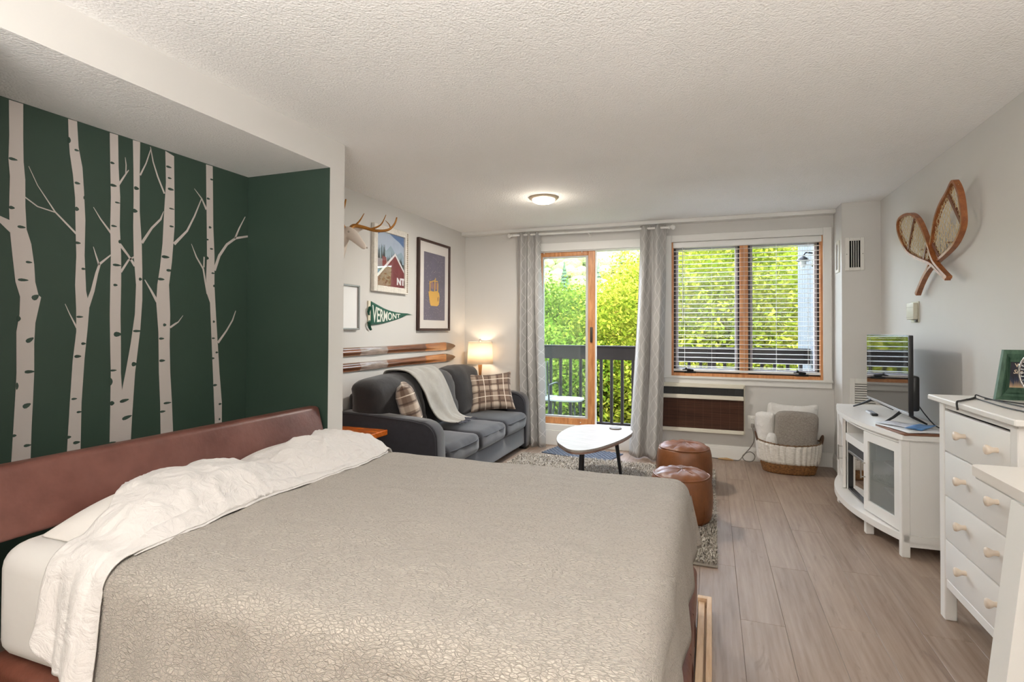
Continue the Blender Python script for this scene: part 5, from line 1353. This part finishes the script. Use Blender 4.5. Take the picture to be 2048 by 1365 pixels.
for z0, z1, kz in ((.762, .942, .862), (.564, .757, .672), (.368, .559, .484), (.190, .363, .297)):
    d_ = MB().rbox(.986, 1.006, ya+.055, yb_-.055, z0, z1, .003, 2).box(1.006, 1.32, ya+.07, yb_-.07, z0+.01, z1-.03).build('drawer', WHITEW, DR, 30)
    for y in (2.755, 2.482):
        MB().lathe([(.010, 0), (.0095, -.010), (.010, -.016), (.016, -.026), (.0185, -.033), (.0175, -.038), (.010, -.041), (.001, -.0415)], (.986, y, kz), 20, axis='x').build('knob', KN, d_, 60)
# picture frame on the dresser
FG = wood('frame_green', (50, 82, 64), (82, 114, 92), .6, (6, 6, 1), 9)
FR = thing('tabletop_frame', 'green tapered picture frame with a dark lettered print, on the dresser', 'picture frame', (1.27, 2.985, 1.0))
zb, hgt = 1.0, .218
def fq(u, v_, o=0):      # u across bottom 0..1 (left->right), v up ; frame sits leaning slightly back
    x0 = 1.168+.046*v_; x1 = 1.372-.03*v_
    return (x0+(x1-x0)*u, 2.962+.035*v_+o, zb+hgt*v_)
def ring(i0, i1, o0, o1, name, m_):
    m = MB()
    A = [(i0, i0), (1-i0, i0), (1-i0, 1-i0), (i0, 1-i0)]; B = [(i1, i1), (1-i1, i1), (1-i1, 1-i1), (i1, 1-i1)]
    vs = [fq(u, v_, o0) for u, v_ in A]+[fq(u, v_, o1) for u, v_ in B]+[fq(u, v_, .016) for u, v_ in A]+[fq(u, v_, .016) for u, v_ in B]
    fs = []
    for k_ in range(4):
        n_ = (k_+1) % 4; fs += [(k_, n_, 4+n_, 4+k_), (k_, 8+k_, 8+n_, n_), (4+k_, 4+n_, 12+n_, 12+k_), (8+k_, 12+k_, 12+n_, 8+n_)]
    return m.add(vs, fs).build(name, m_, FR, 0)
for i, (a, b, c, d) in enumerate(((0, .08, -.004, -.010), (.08, .14, -.014, -.006), (.14, .20, -.010, .002), (.20, .245, .0, .006))): ring(a, b, c, d, 'moulding', FG)
m = MB().add([fq(.235, .235, .010), fq(.765, .235, .010), fq(.765, .765, .010), fq(.235, .765, .010)], [(0, 1, 2, 3)]).build('print', mat('sign_dark', (46, 46, 58), .6), FR, 0)
m = MB(); rr = random.Random(6); hz_ = [.08+.10*rr.random() for _ in range(26)]
for i in range(25): m.add([fq(.235+.0212*i, .24, .0094), fq(.235+.0212*(i+1), .24, .0094), fq(.235+.0212*(i+.5), .24+hz_[i]+.10, .0094)], [(0, 1, 2)])
m.build('printed_trees', mat('sign_blue', (72, 84, 122), .7), FR, 0, kind='stuff')
m = MB()
for i in range(25): m.add([fq(.235+.0212*i, .24, .0088), fq(.235+.0212*(i+1), .24, .0088), fq(.235+.0212*(i+.5), .24+hz_[i]*.9+.02, .0088)], [(0, 1, 2)])
m.build('printed_skyline', mat('sign_tan', (214, 182, 144), .7), FR, 0, kind='stuff')
def sign_text(body, u, v_, size, shear, bold):
    t = text_mb(body, size, shear, bold)
    base = fq(u, v_, .0084); t.v = [(base[0]+x, base[1]+y*.035/hgt, base[2]+y) for x, y, z in t.v]
    t.build('printed_letters', mat('sign_cream', (226, 208, 184), .7), FR, 0)
sign_text('W', .36, .655, .022, 0, .0006); sign_text('Sna', .315, .525, .024, .35, .0005); sign_text('S', .43, .44, .019, .35, .0004)
MB().add([(1.27-.02, 3.005, 1.15), (1.29, 3.005, 1.15), (1.29, 3.05, 1.0), (1.25, 3.05, 1.0), (1.25, 3.009, 1.15), (1.29, 3.009, 1.15), (1.29, 3.054, 1.0), (1.25, 3.054, 1.0)], [(0, 1, 2, 3), (7, 6, 5, 4), (0, 4, 5, 1), (1, 5, 6, 2), (2, 6, 7, 3), (3, 7, 4, 0)]).build('easel_back', mat('easel_black', (30, 30, 30), .7), FR, 0)
# wire cage fan at the edge of the frame
FN = thing('desk_fan', 'chrome wire-cage desk fan standing on the dresser beside the green frame', 'fan', (1.235, 2.66, 1.0))
CHR = mat('cage_chrome', (196, 190, 186), .18, .95)
fcx, fcy, fcz = 1.243, 2.66, 1.135
ax = Vector((-.62, -.78, 0)).normalized(); sx_ = Vector((ax.y, -ax.x, 0)); R_ = .112
def fpt(r, a, d): return Vector((fcx, fcy, fcz))+sx_*(r*cos(a))+Vector((0, 0, r*sin(a)))+ax*d
m = MB()
m.tube([fpt(R_, 2*pi*i/48, 0) for i in range(48)], .0042, 8, closed=True)
for rr_, d in ((.085, .034), (.05, .045), (.03, .047)): m.tube([fpt(rr_, 2*pi*i/40, d) for i in range(40)], .0022, 6, closed=True)
for rr_, d in ((.085, -.034), (.05, -.045)): m.tube([fpt(rr_, 2*pi*i/40, d) for i in range(40)], .0022, 6, closed=True)
m.build('cage_rings', CHR, FN, 180)
m = MB()
for i in range(44):
    a = 2*pi*i/44
    for s in (1, -1): m.tube([fpt(R_, a, 0), fpt(.10, a, s*.022), fpt(.075, a, s*.038), fpt(.03, a, s*.047)], .0013, 5)
m.build('cage_wires', CHR, FN, 180)
m = MB(); q = MB().lathe([(.03, -.004), (.03, .004)], (0, 0, 0), 24)
Mx = Matrix.Translation((fcx, fcy, fcz)) @ Matrix(((sx_.x, 0, ax.x, 0), (sx_.y, 0, ax.y, 0), (0, 1, 0, 0), (0, 0, 0, 1)))
q.xf(Mx @ Matrix.Translation((0, 0, .047))); q.build('badge', CHR, FN, 60)
q = MB().lathe([(.034, -.10), (.04, -.09), (.042, -.04), (.02, -.03), (.012, .02)], (0, 0, 0), 24); q.xf(Mx); q.build('motor', CHR, FN, 60)
for i in range(4):
    a0 = i*pi/2; m = MB()
    m.grid(8, 5, lambda u, v_: tuple(fpt(.014+.078*u, a0+(v_-.5)*(1.15-.1*u), (v_-.5)*.036))); o = m.build('blade', CHR, FN, 180); solid(o, .0015)
MB().lathe([(.07, 0), (.07, .008), (.05, .016), (.014, .022), (.012, .045), (.016, .05)], (fcx-.045*ax.x*-1, fcy, 1.0), 28).build('base', CHR, FN, 60)
MB().tube([(fcx+.045*ax.x, fcy, 1.03), (fcx-.05*ax.x, fcy-.05*ax.y, 1.06), (fcx-.06*ax.x, fcy-.06*ax.y, fcz)], .007, 8).build('neck', CHR, FN, 180)
# cables
CB = thing('cable_bundle', 'black cables trailing over the dresser top and front edge', 'cable', (1.05, 2.8, 1.0))
KB = mat('cable_black', (28, 26, 26), .5)
m = MB().tube(smooth_path([(.955, 2.735, .972), (.956, 2.745, 1.004), (.99, 2.80, 1.005), (1.06, 2.90, 1.005), (1.09, 2.94, 1.008)]), .004, 7)
m.tube(smooth_path([(1.085, 2.935, 1.006), (1.07, 2.91, 1.004), (1.03, 2.86, 1.0045)]), .0045, 7); m.build('plug_lead', KB, CB, 180)
m = MB()
for pts in ([(1.094, 2.945, 1.0), (1.094, 2.945, 1.018), (1.11, 2.92, 1.012), (1.13, 2.80, 1.006), (1.145, 2.62, 1.005), (1.13, 2.45, 1.005), (1.16, 2.35, 1.005)],
            [(1.09, 2.935, 1.004), (1.08, 2.80, 1.004), (1.07, 2.62, 1.004), (1.09, 2.45, 1.004), (1.10, 2.34, 1.004)], [(1.12, 2.93, 1.004), (1.16, 2.86, 1.004), (1.2, 2.77, 1.004), (1.21, 2.75, 1.004)]):
    m.tube(smooth_path(pts), .0026, 6)
m.build('thin_cables', KB, CB, 180)

# ------------------------------------------------------------------ white bar-height table at the right edge
WT = thing('white_table', 'white high table with rounded corner and splayed leg at the right edge', 'table', (1.05, 1.4, 0))
GW = mat('white_gloss', (230, 224, 216), .28)
cr = [(.726+.03-.03*cos(t*pi/16), 2.008-.03+.03*sin(t*pi/16)) for t in range(9)]
MB().prism(cr+[(XR-.004, 2.008), (XR-.004, .75), (.726, .75)], .872, .900).build('tabletop', GW, WT, 30)
MB().prism([(x+.006 if x < 1.3 else x, y-.006 if y > 1 else y) for x, y in cr+[(XR-.004, 2.008), (XR-.004, .75), (.726, .75)]], .864, .872).build('edge_profile', mat('white_gloss_edge', (214, 212, 206), .3), WT, 30)
def tleg(x, y, sx):
    m = MB(); a = [(x, y-.045), (x+.085, y-.045), (x+.085, y+.04), (x, y+.04)]
    vs = [(px_, py_, .864) for px_, py_ in a]+[(px_+sx, py_, 0) for px_, py_ in a]
    o = m.add(vs, [(0, 1, 2, 3), (7, 6, 5, 4), (0, 4, 5, 1), (1, 5, 6, 2), (2, 6, 7, 3), (3, 7, 4, 0)]).build('leg', WHITE, WT, 0)
    MB().lathe([(.006, 0), (.006, -.003), (.001, -.003)], (x+.05+sx*.35, y-.045, .56), 10, axis='y').build('screw', BLK, o, 60)
tleg(.726, 1.72, -.095); tleg(1.285, 1.72, 0.0); tleg(.726, .90, -.095); tleg(1.285, .90, 0.0)

# ------------------------------------------------------------------ crossed snowshoes
ASH = wood('snowshoe_ash', (128, 72, 36), (168, 104, 58), .4, (4, 4, 4), 6)
ASHD = mat('snowshoe_bar', (112, 62, 34), .5)
RAW = mat('rawhide', (208, 188, 146), .6)
def ribbon(P_, half, x0f, x1f, close=False):
    m = MB(); N = len(P_); vs = []
    for i in range(N):
        a = Vector(P_[max(i-1, 0)]); b = Vector(P_[min(i+1, N-1)]); d = (b-a).normalized(); n = Vector((-d.y, d.x))*half
        p = Vector(P_[i])
        for s, xf in ((1, x0f), (1, x1f), (-1, x1f), (-1, x0f)): q = p+n*s; vs.append((xf(p), q.x, q.y))
    fs = [(i*4+j, i*4+(j+1) % 4, (i+1)*4+(j+1) % 4, (i+1)*4+j) for i in range(N-1) for j in range(4)]
    fs += [(0, 1, 2, 3), ((N-1)*4+3, (N-1)*4+2, (N-1)*4+1, (N-1)*4)]
    return m.add(vs, fs)
def inside(poly, p):
    c = False; n = len(poly)
    for i in range(n):
        a, b = poly[i], poly[(i+1) % n]
        if (a[1] > p[1]) != (b[1] > p[1]) and p[0] < (b[0]-a[0])*(p[1]-a[1])/(b[1]-a[1])+a[0]: c = not c
    return c
def snowshoe(path, bars, xbase, lean, label, zlow, hole=None):
    P_ = [tuple(p) for p in smooth_path([Vector((y, z, 0)) for y, z in path], 5)]; P_ = [(p[0], p[1]) for p in P_]
    xf0 = lambda p: xbase-lean*(p.y-1.55)/.6-.016; xf1 = lambda p: xbase-lean*(p.y-1.55)/.6+.014
    G = thing('snowshoe', label, 'snowshoe', (XR, sum(p[0] for p in P_)/len(P_), min(p[1] for p in P_)), group='snowshoes crossed on the right wall')
    ribbon(P_, .0085, xf0, xf1).build('bent_frame', ASH, G, 40)
    for a, b in bars:
        m = ribbon([a, ((a[0]+b[0])/2, (a[1]+b[1])/2), b], .011, lambda p: xf0(p)+.009, lambda p: xf0(p)+.021); m.build('crossbar', ASHD, G, 0)
    # rawhide lacing clipped to the outline
    def lacing(angles, pitch, reg):
        m = MB()
        for an in angles:
            d = Vector((cos(an), sin(an))); n = Vector((-d.y, d.x))
            for k_ in range(-70, 70):
                o_ = Vector((4.2, 1.85))+n*pitch*k_; run = None
                for t in range(-100, 101):
                    p = o_+d*t*.012; ok = inside(P_, p) and reg(p)
                    if ok and run is None: run = p.copy()
                    if not ok and run is not None:
                        if (p-run).length > .03: m.tube([(xf0(run)+.015+.002*cos(k_*2), run.x, run.y), (xf0(p)+.015+.002*cos(k_*2), p.x, p.y)], 0.0015, 4, caps=False)
                        run = None
        return m
    lacing((.55, -.55+pi, 1.62), .031, lambda p: p.y > zlow and not (hole and (Vector((p.x, p.y))-Vector(hole)).length < .045)).build('rawhide_lacing', RAW, G, 0, kind='stuff')
    # wall peg
    MB().box(xbase+.005, XR, sum(p[0] for p in P_)/len(P_)-.006, sum(p[0] for p in P_)/len(P_)+.006, 1.84, 1.85).build('wall_hook', ASHD, G, 0)
    return G
snowshoe(SHOE_A, [((3.83, 2.095), (3.705, 1.905)), ((4.15, 1.865), (4.06, 1.765))], 1.350, .05, 'longer snowshoe with pointed tip, its tail lowest', 1.76, (3.80, 1.955))
snowshoe(SHOE_B, [((4.43, 2.075), (4.565, 1.875)), ((4.205, 1.875), (4.27, 1.765))], 1.315, .0, 'shorter snowshoe with broad rounded tip, crossing in front', 1.755)

# ------------------------------------------------------------------ balcony
DB = mat('railing_brown', (36, 28, 25), .7, var=.15, vs=12)
struct('balcony_floor', MB().box(-4.5, 1.1, YB+.16, 7.30, -.20, -.02), mat('deck_grey', (130, 124, 118), .8))
RL = thing('balcony_railing', 'dark brown wooden balcony railing outside the door and window', 'railing', (-1.2, 7.2, -.02))
MB().box(-4.4, 1.09, 7.175, 7.21, .895, 1.06, .004).build('rail_board', DB, RL, 0)
MB().box(-4.4, 1.09, 7.15, 7.25, 1.06, 1.082, .004).build('rail_cap', DB, RL, 0)
MB().box(-4.4, 1.09, 7.18, 7.22, .0, .06, .004).build('bottom_rail', DB, RL, 0)
bal = MB().box(-.0185, .0185, -.0185, .0185, -.02, .90, .003).mesh('baluster', 0); bal.materials.append(DB)
x = -4.34
while x < 1.08:
    o = bpy.data.objects.new('baluster', bal); COL.objects.link(o); o.parent = RL; o.location = Vector((x+.004, 7.20, .0))-RL.location; x += .1402
MB().box(-.05, .05, 7.13, 7.175, -.02, 1.06, .004).build('post', DB, RL, 0)
GS = NT('grey_siding'); pz = GS.n('SeparateXYZ', i_Vector=GS.n('NewGeometry').outputs['Position']).outputs[1]
GS.b.inputs['Base Color'].default_value = lin((170, 174, 182)); GS.b.inputs['Roughness'].default_value = .8
GS.l(GS.ramp(GS.noise(GS.pos((1, 22, 1)), 3, 4), [(.3, lin((82, 86, 92))), (.7, lin((106, 110, 117)))]), GS.b.inputs['Base Color'])
FW = struct('wall_balcony', MB().box(1.115, 1.22, YB+.16, 8.22, -1.2, 5.2), GS.m)
yy = YB+.17
while yy < 8.2:
    o = MB().box(1.10, 1.116, yy, min(yy+.192, 8.22), -1.2, 5.2, .004).build('siding_board', GS.m, FW, 0); yy += .20
LN = thing('wall_lantern', 'black wall lantern on the grey balcony siding, seen through the slats', 'lantern', (1.10, 7.0, 2.05))
MB().box(1.085, 1.10, 6.94, 7.06, 2.04, 2.22, .004).build('backplate', BLK, LN, 0)
MB().tube([(1.09, 7.0, 2.19), (1.02, 7.0, 2.20), (.99, 7.0, 2.16)], .008, 8).build('arm', BLK, LN, 180)
MB().lathe([(.07, 0), (.055, .03), (.02, .055), (.004, .065)], (.99, 7.0, 2.10), 16).build('hood', BLK, LN, 40)
MB().lathe([(.02, 0), (.035, .03), (.035, .07)], (.99, 7.0, 2.03), 16).build('bulb_glass', mat('frosted', (214, 214, 208), .3), LN, 40)
# metal chair and small table on the balcony
CH = thing('patio_chair', 'dark metal patio chair with curved arm on the balcony', 'chair', (-2.15, 6.75, -.02))
CM = mat('patio_metal', (70, 72, 74), .4, .6)
MB().rbox(-2.40, -1.93, 6.48, 6.98, .395, .415, .008, 2).build('seat', mat('sling_grey', (150, 152, 150), .7), CH, 40)
MB().add([(-2.40, 6.46, .46), (-1.93, 6.46, .46), (-1.93, 6.40, .90), (-2.40, 6.40, .90), (-2.40, 6.475, .46), (-1.93, 6.475, .46), (-1.93, 6.415, .90), (-2.40, 6.415, .90)], [(0, 1, 2, 3), (7, 6, 5, 4), (0, 4, 5, 1), (1, 5, 6, 2), (2, 6, 7, 3), (3, 7, 4, 0)]).build('backrest', mat('sling_grey', (150, 152, 150), .7), CH, 0)
for s in (-2.42, -1.91):
    MB().tube(smooth_path([(s, 6.42, .90), (s, 6.45, .62), (s, 6.55, .60), (s, 6.80, .60), (s, 6.94, .57), (s, 6.99, .48), (s, 7.0, .30), (s, 7.0, -.02)]), .012, 8).build('arm_and_front_leg', CM, CH, 180)
    MB().tube([(s, 6.46, .62), (s, 6.50, .30), (s, 6.42, -.02)], .012, 8).build('rear_leg', CM, CH, 180)
PT = thing('patio_table', 'small pale topped metal table on the balcony beside the chair', 'table', (-1.74, 6.72, -.02))
MB().prism([(-1.74+.21*math.copysign(abs(cos(a))**.6, cos(a)), 6.72+.2*math.copysign(abs(sin(a))**.6, sin(a))) for a in [2*pi*i/32 for i in range(32)]], .395, .415).build('tabletop', mat('patio_top', (206, 208, 204), .4), PT, 30)
for sx in (-1, 1):
    for sy in (-1, 1): MB().tube([(-1.74+.12*sx, 6.72+.12*sy, .395), (-1.74+.17*sx, 6.72+.16*sy, -.02)], .010, 7).build('leg', CM, PT, 180)

# ------------------------------------------------------------------ grounds, neighbour house, trees
GZ = -5.6
struct('ground', MB().box(-90, 90, 7.5, 190, GZ-.4, GZ), mat('parking_lot', (190, 186, 180), .9, var=.08, vs=.8))
struct('lawn', MB().box(-90, 90, 7.6, 15, GZ, GZ+.03), mat('lawn_green', (112, 142, 62), .9, var=.25, vs=3))
HS = thing('neighbour_house', 'grey roofed house half hidden by the trees outside the window', 'house', (5.2, 33, GZ))
SD = mat('house_siding', (176, 186, 198), .8)
m = MB().box(3.0, 11, 31, 41, GZ, .6); m.build('wall', SD, HS, 0)
MB().prism([(.55, 2.6), (4.2, 7.0), (.55, 11.4)], 30.6, 41.4, 'y').build('roof', mat('house_roof', (132, 142, 156), .8), HS, 0)
MB().prism([(.5, 2.5), (.72, 2.5), (4.4, 7.0), (4.2, 7.0)], 30.45, 30.62, 'y').build('gable_trim', WHITE, HS, 0)
for x in (4.2, 6.2): 
    w_ = MB().box(x, x+.9, 30.95, 31.0, -1.2, .2).build('window', WHITE, HS, 0); MB().box(x+.08, x+.82, 30.93, 30.95, -1.12, .12).build('pane', mat('house_pane', (70, 84, 96), .2), w_, 0)
# leaf clouds
def leaf_mesh(name, seed, n_cl, per, leaf, shape, hole=.0):
    g = np.random.default_rng(seed)
    u = g.normal(size=(n_cl, 3)); u /= np.linalg.norm(u, axis=1)[:, None]
    r = g.uniform(.45, 1.0, n_cl)**.5
    lob = 1+.18*np.sin(u[:, 0]*5+seed)+.16*np.sin(u[:, 2]*6+seed*2)+.12*np.sin(u[:, 1]*7)
    cc = u*(r*lob)[:, None]*np.array(shape)
    cc[:, 2] -= np.where(u[:, 2] < 0, 0, 0)
    P_ = np.repeat(cc, per, 0)+g.normal(size=(n_cl*per, 3))*np.array([.36, .36, .20])
    n = len(P_)
    nr = g.normal(size=(n, 3)); nr[:, 2] = np.abs(nr[:, 2])+.35; nr[:, 1] -= .45; nr /= np.linalg.norm(nr, axis=1)[:, None]
    t = np.cross(nr, g.normal(size=(n, 3))); t /= np.linalg.norm(t, axis=1)[:, None]; b = np.cross(nr, t)
    L_ = (leaf*g.uniform(.6, 1.25, n))[:, None]
    v = np.stack([P_-t*L_, P_+b*L_*.55-nr*L_*.12, P_+t*L_*1.1, P_-b*L_*.55-nr*L_*.12], 1).reshape(-1, 3)
    me = bpy.data.meshes.new(name); me.vertices.add(len(v)); me.vertices.foreach_set('co', v.astype(np.float32).ravel())
    me.loops.add(4*n); me.loops.foreach_set('vertex_index', np.arange(4*n, dtype=np.int32)); me.polygons.add(n); me.polygons.foreach_set('loop_start', (np.arange(n)*4).astype(np.int32))
    me.update(); return me, cc
def leafmat(name, cols):
    k = NT(name); r_ = k.n('NewGeometry').outputs['Random Per Island']
    big = k.noise(k.pos(), .9, 2)
    f = k.math('ADD', k.math('MULTIPLY', r_, .6), k.math('MULTIPLY', k.math('SUBTRACT', big, .3), .9))
    c = k.ramp(f, [(i/(len(cols)-1), lin(q)) for i, q in enumerate(cols)])
    df = k.n('BsdfDiffuse'); tl = k.n('BsdfTranslucent'); k.l(c, df.inputs[0]); k.l(c, tl.inputs[0])
    mx = k.n('MixShader', i_0=.35); k.l(df.outputs[0], mx.inputs[1]); k.l(tl.outputs[0], mx.inputs[2]); k.l(mx.outputs[0], k.o.inputs[0]); return k.m
LM = [leafmat('leaf_yellow_green', [(59, 80, 18), (99, 114, 31), (123, 128, 44), (133, 123, 63)]),
      leafmat('leaf_fresh_green', [(44, 70, 18), (75, 100, 27), (103, 120, 45), (119, 129, 65)]),
      leafmat('leaf_gold_green', [(72, 85, 21), (110, 116, 34), (129, 125, 48), (129, 103, 59)])]
BARK = mat('bark', (104, 92, 80), .9, var=.2, vs=20, bump=.6, bs=40, bdist=.02)
LEAF = []
for i, shp in enumerate(((2.1, 2.0, 2.9), (2.4, 2.1, 2.7), (2.0, 1.9, 3.1))):
    LEAF.append(leaf_mesh('foliage', 20+i, 700, 88, .060, shp))
    LEAF[-1][0].materials.append(LM[0])
def trunk_mesh(cc, hgt, seed):
    rr = random.Random(seed); m = MB()
    m.tube([(0, 0, -hgt), (.05, .02, -hgt*.5), (-.03, .04, 0), (.05, 0, 1.6)], [.15, .12, .09, .03], 9)
    for k_ in range(16):
        p = Vector(cc[rr.randrange(len(cc))])*.85; z0 = -1.6+2.6*rr.random(); s = Vector((0, 0, min(z0, p.z-.3)))
        mid = s.lerp(p, .5)+Vector((rr.uniform(-.2, .2), rr.uniform(-.2, .2), .15)); m.tube([s, mid, p], [.045, .028, .010], 6)
    return m
def tree(x, y, zc, kind, mk, s, rot, label):
    t = thing('tree', label, 'tree', (x, y, GZ), rotz=rot, group='trees outside the balcony')
    me, cc = LEAF[kind]
    o = bpy.data.objects.new('foliage', me); COL.objects.link(o); o.parent = t; o.location = (0, 0, zc-GZ); o.scale = (s, s, s)
    o.material_slots[0].link = 'OBJECT'; o.material_slots[0].material = LM[mk]
    tm = trunk_mesh(cc, (zc-GZ)/s, kind+int(x*7)); tm.v = [(a*s, b*s, c*s+zc-GZ) for a, b, c in tm.v]; tm.build('trunk', BARK, t, 60, world=False)
tree(-4.7, 13.2, -1.0, 1, 1, 1.0, .3, 'fresh green tree nearest the left edge of the balcony door view')
tree(-2.1, 14.6, -1.4, 0, 0, 1.0, 1.9, 'yellow green tree filling the open half of the balcony door')
tree(.5, 13.2, .25, 0, 0, 1.05, 4.0, 'yellow green tree behind the left window sash')
tree(3.1, 15.0, -.2, 1, 2, 1.0, 2.2, 'golden green tree behind the right window sash')
tree(-7.6, 15.5, -.6, 2, 1, 1.1, 5.0, 'green tree at the far left, mostly behind the curtain')
tree(6.6, 16.5, -.8, 2, 0, 1.0, .9, 'yellow green tree at the far right, behind the grey siding')
tree(-6.4, 20.2, -.5, 1, 1, 1.2, 2.7, 'taller green tree in the second row, left of the others')
tree(-3.0, 21.0, -1.0, 0, 2, 1.15, .2, 'golden green tree in the second row behind the open door')
tree(-.2, 20.4, 1.3, 2, 0, 1.15, 3.3, 'tall yellow green tree in the second row behind the window')
tree(2.9, 21.5, .6, 0, 0, 1.15, 1.2, 'yellow green tree in the second row near the neighbouring house')
tree(-10.2, 25.0, -.2, 0, 1, 1.3, 4.4, 'broad green tree in the third row at the left')
tree(-6.0, 27.5, -.6, 1, 0, 1.3, .8, 'broad yellow green tree in the third row')
tree(-1.6, 28.0, 1.4, 1, 2, 1.35, 5.6, 'broad golden tree in the third row behind the window')

# wooded hillside far behind
m = MB()
def hill(u, v_):
    x = -120+240*u; y = 60+110*v_; return (x, y, GZ-1+30*v_**1.05+2.2*nz(x*.03, y*.03, 2)+1.2*nz(x*.09, y*.09, 5))
m.grid(60, 30, hill); struct('hillside', m, mat('hill_floor', (86, 94, 52), .95, var=.2, vs=.2), smooth=180)
g = np.random.default_rng(8); rr = random.Random(12)
m = MB(); ico = bmesh.new(); bmesh.ops.create_icosphere(ico, subdivisions=2, radius=1); iv = [v.co.copy() for v in ico.verts]; fi = [[v.index for v in f.verts] for f in ico.faces]; ico.free()
CONI = ((-16, .42), (-13.5, .50), (-19, .55), (-11, .40), (-22, .46), (-25, .58), (-14.5, .62), (-9, .52), (-28, .44), (-31, .52), (-20.5, .66), (-17.5, .72))
for i in range(900):
    u, v_ = rr.uniform(.22, .72), rr.random()**.8; x, y, z = hill(u, v_); s = rr.uniform(1.3, 2.4); sd = rr.random()*50
    if any(hypot(x-cx_, y-(60+110*cv_)) < s*1.25+1.7 for cx_, cv_ in CONI): continue
    m.add([(x+s*v.x*(1+.22*nz(v.x*2, v.y*2, sd)), y+s*v.y*(1+.2*nz(v.y*2, v.z*2, sd)), z+s*.7+s*v.z*(1+.25*nz(v.z*2.5, v.x*2, sd))) for v in iv], fi)
k = NT('hill_crowns'); r_ = k.n('NewGeometry').outputs['Random Per Island']
k.l(k.ramp(r_, [(0, lin((80, 94, 46))), (.5, lin((108, 118, 62))), (1, lin((126, 124, 80)))]), k.b.inputs['Base Color']); k.b.inputs['Roughness'].default_value = .95
k.l(k.bump(k.noise(k.pos(), 2.4, 4), 1.0, .6), k.b.inputs['Normal'])
hw = m.build('hillside_woods', k.m, smooth=0, kind='stuff'); tag(hw, 'pale spring woods covering the distant hillside', 'woods')
CON = mat('conifer', (44, 62, 42), .95, var=.25, vs=1.5)
cq = MB()
for i in range(7):
    r0 = 1.25*(1-i/7.5); cq.lathe([(r0, .8+i*.75), (r0*.45, 1.5+i*.75), (.02, 2.1+i*.75)], (0, 0, 0), 11, wob=lambda a, z, i=i: 1+.22*sin(a*5+i*2), cap=False)
cme = cq.mesh('conifer', 0); cme.materials.append(CON)
for i, (x, v_) in enumerate(CONI):
    u = (x+120)/240; p = hill(u, v_)
    o = bpy.data.objects.new('conifer', cme); COL.objects.link(o); o.location = p; o.rotation_euler = (0, 0, i*1.3); s = 1.0+.25*sin(i*2.1); o.scale = (s, s, s)
    tag(o, 'small dark conifer on the pale hillside', 'tree', 'conifers on the hillside')
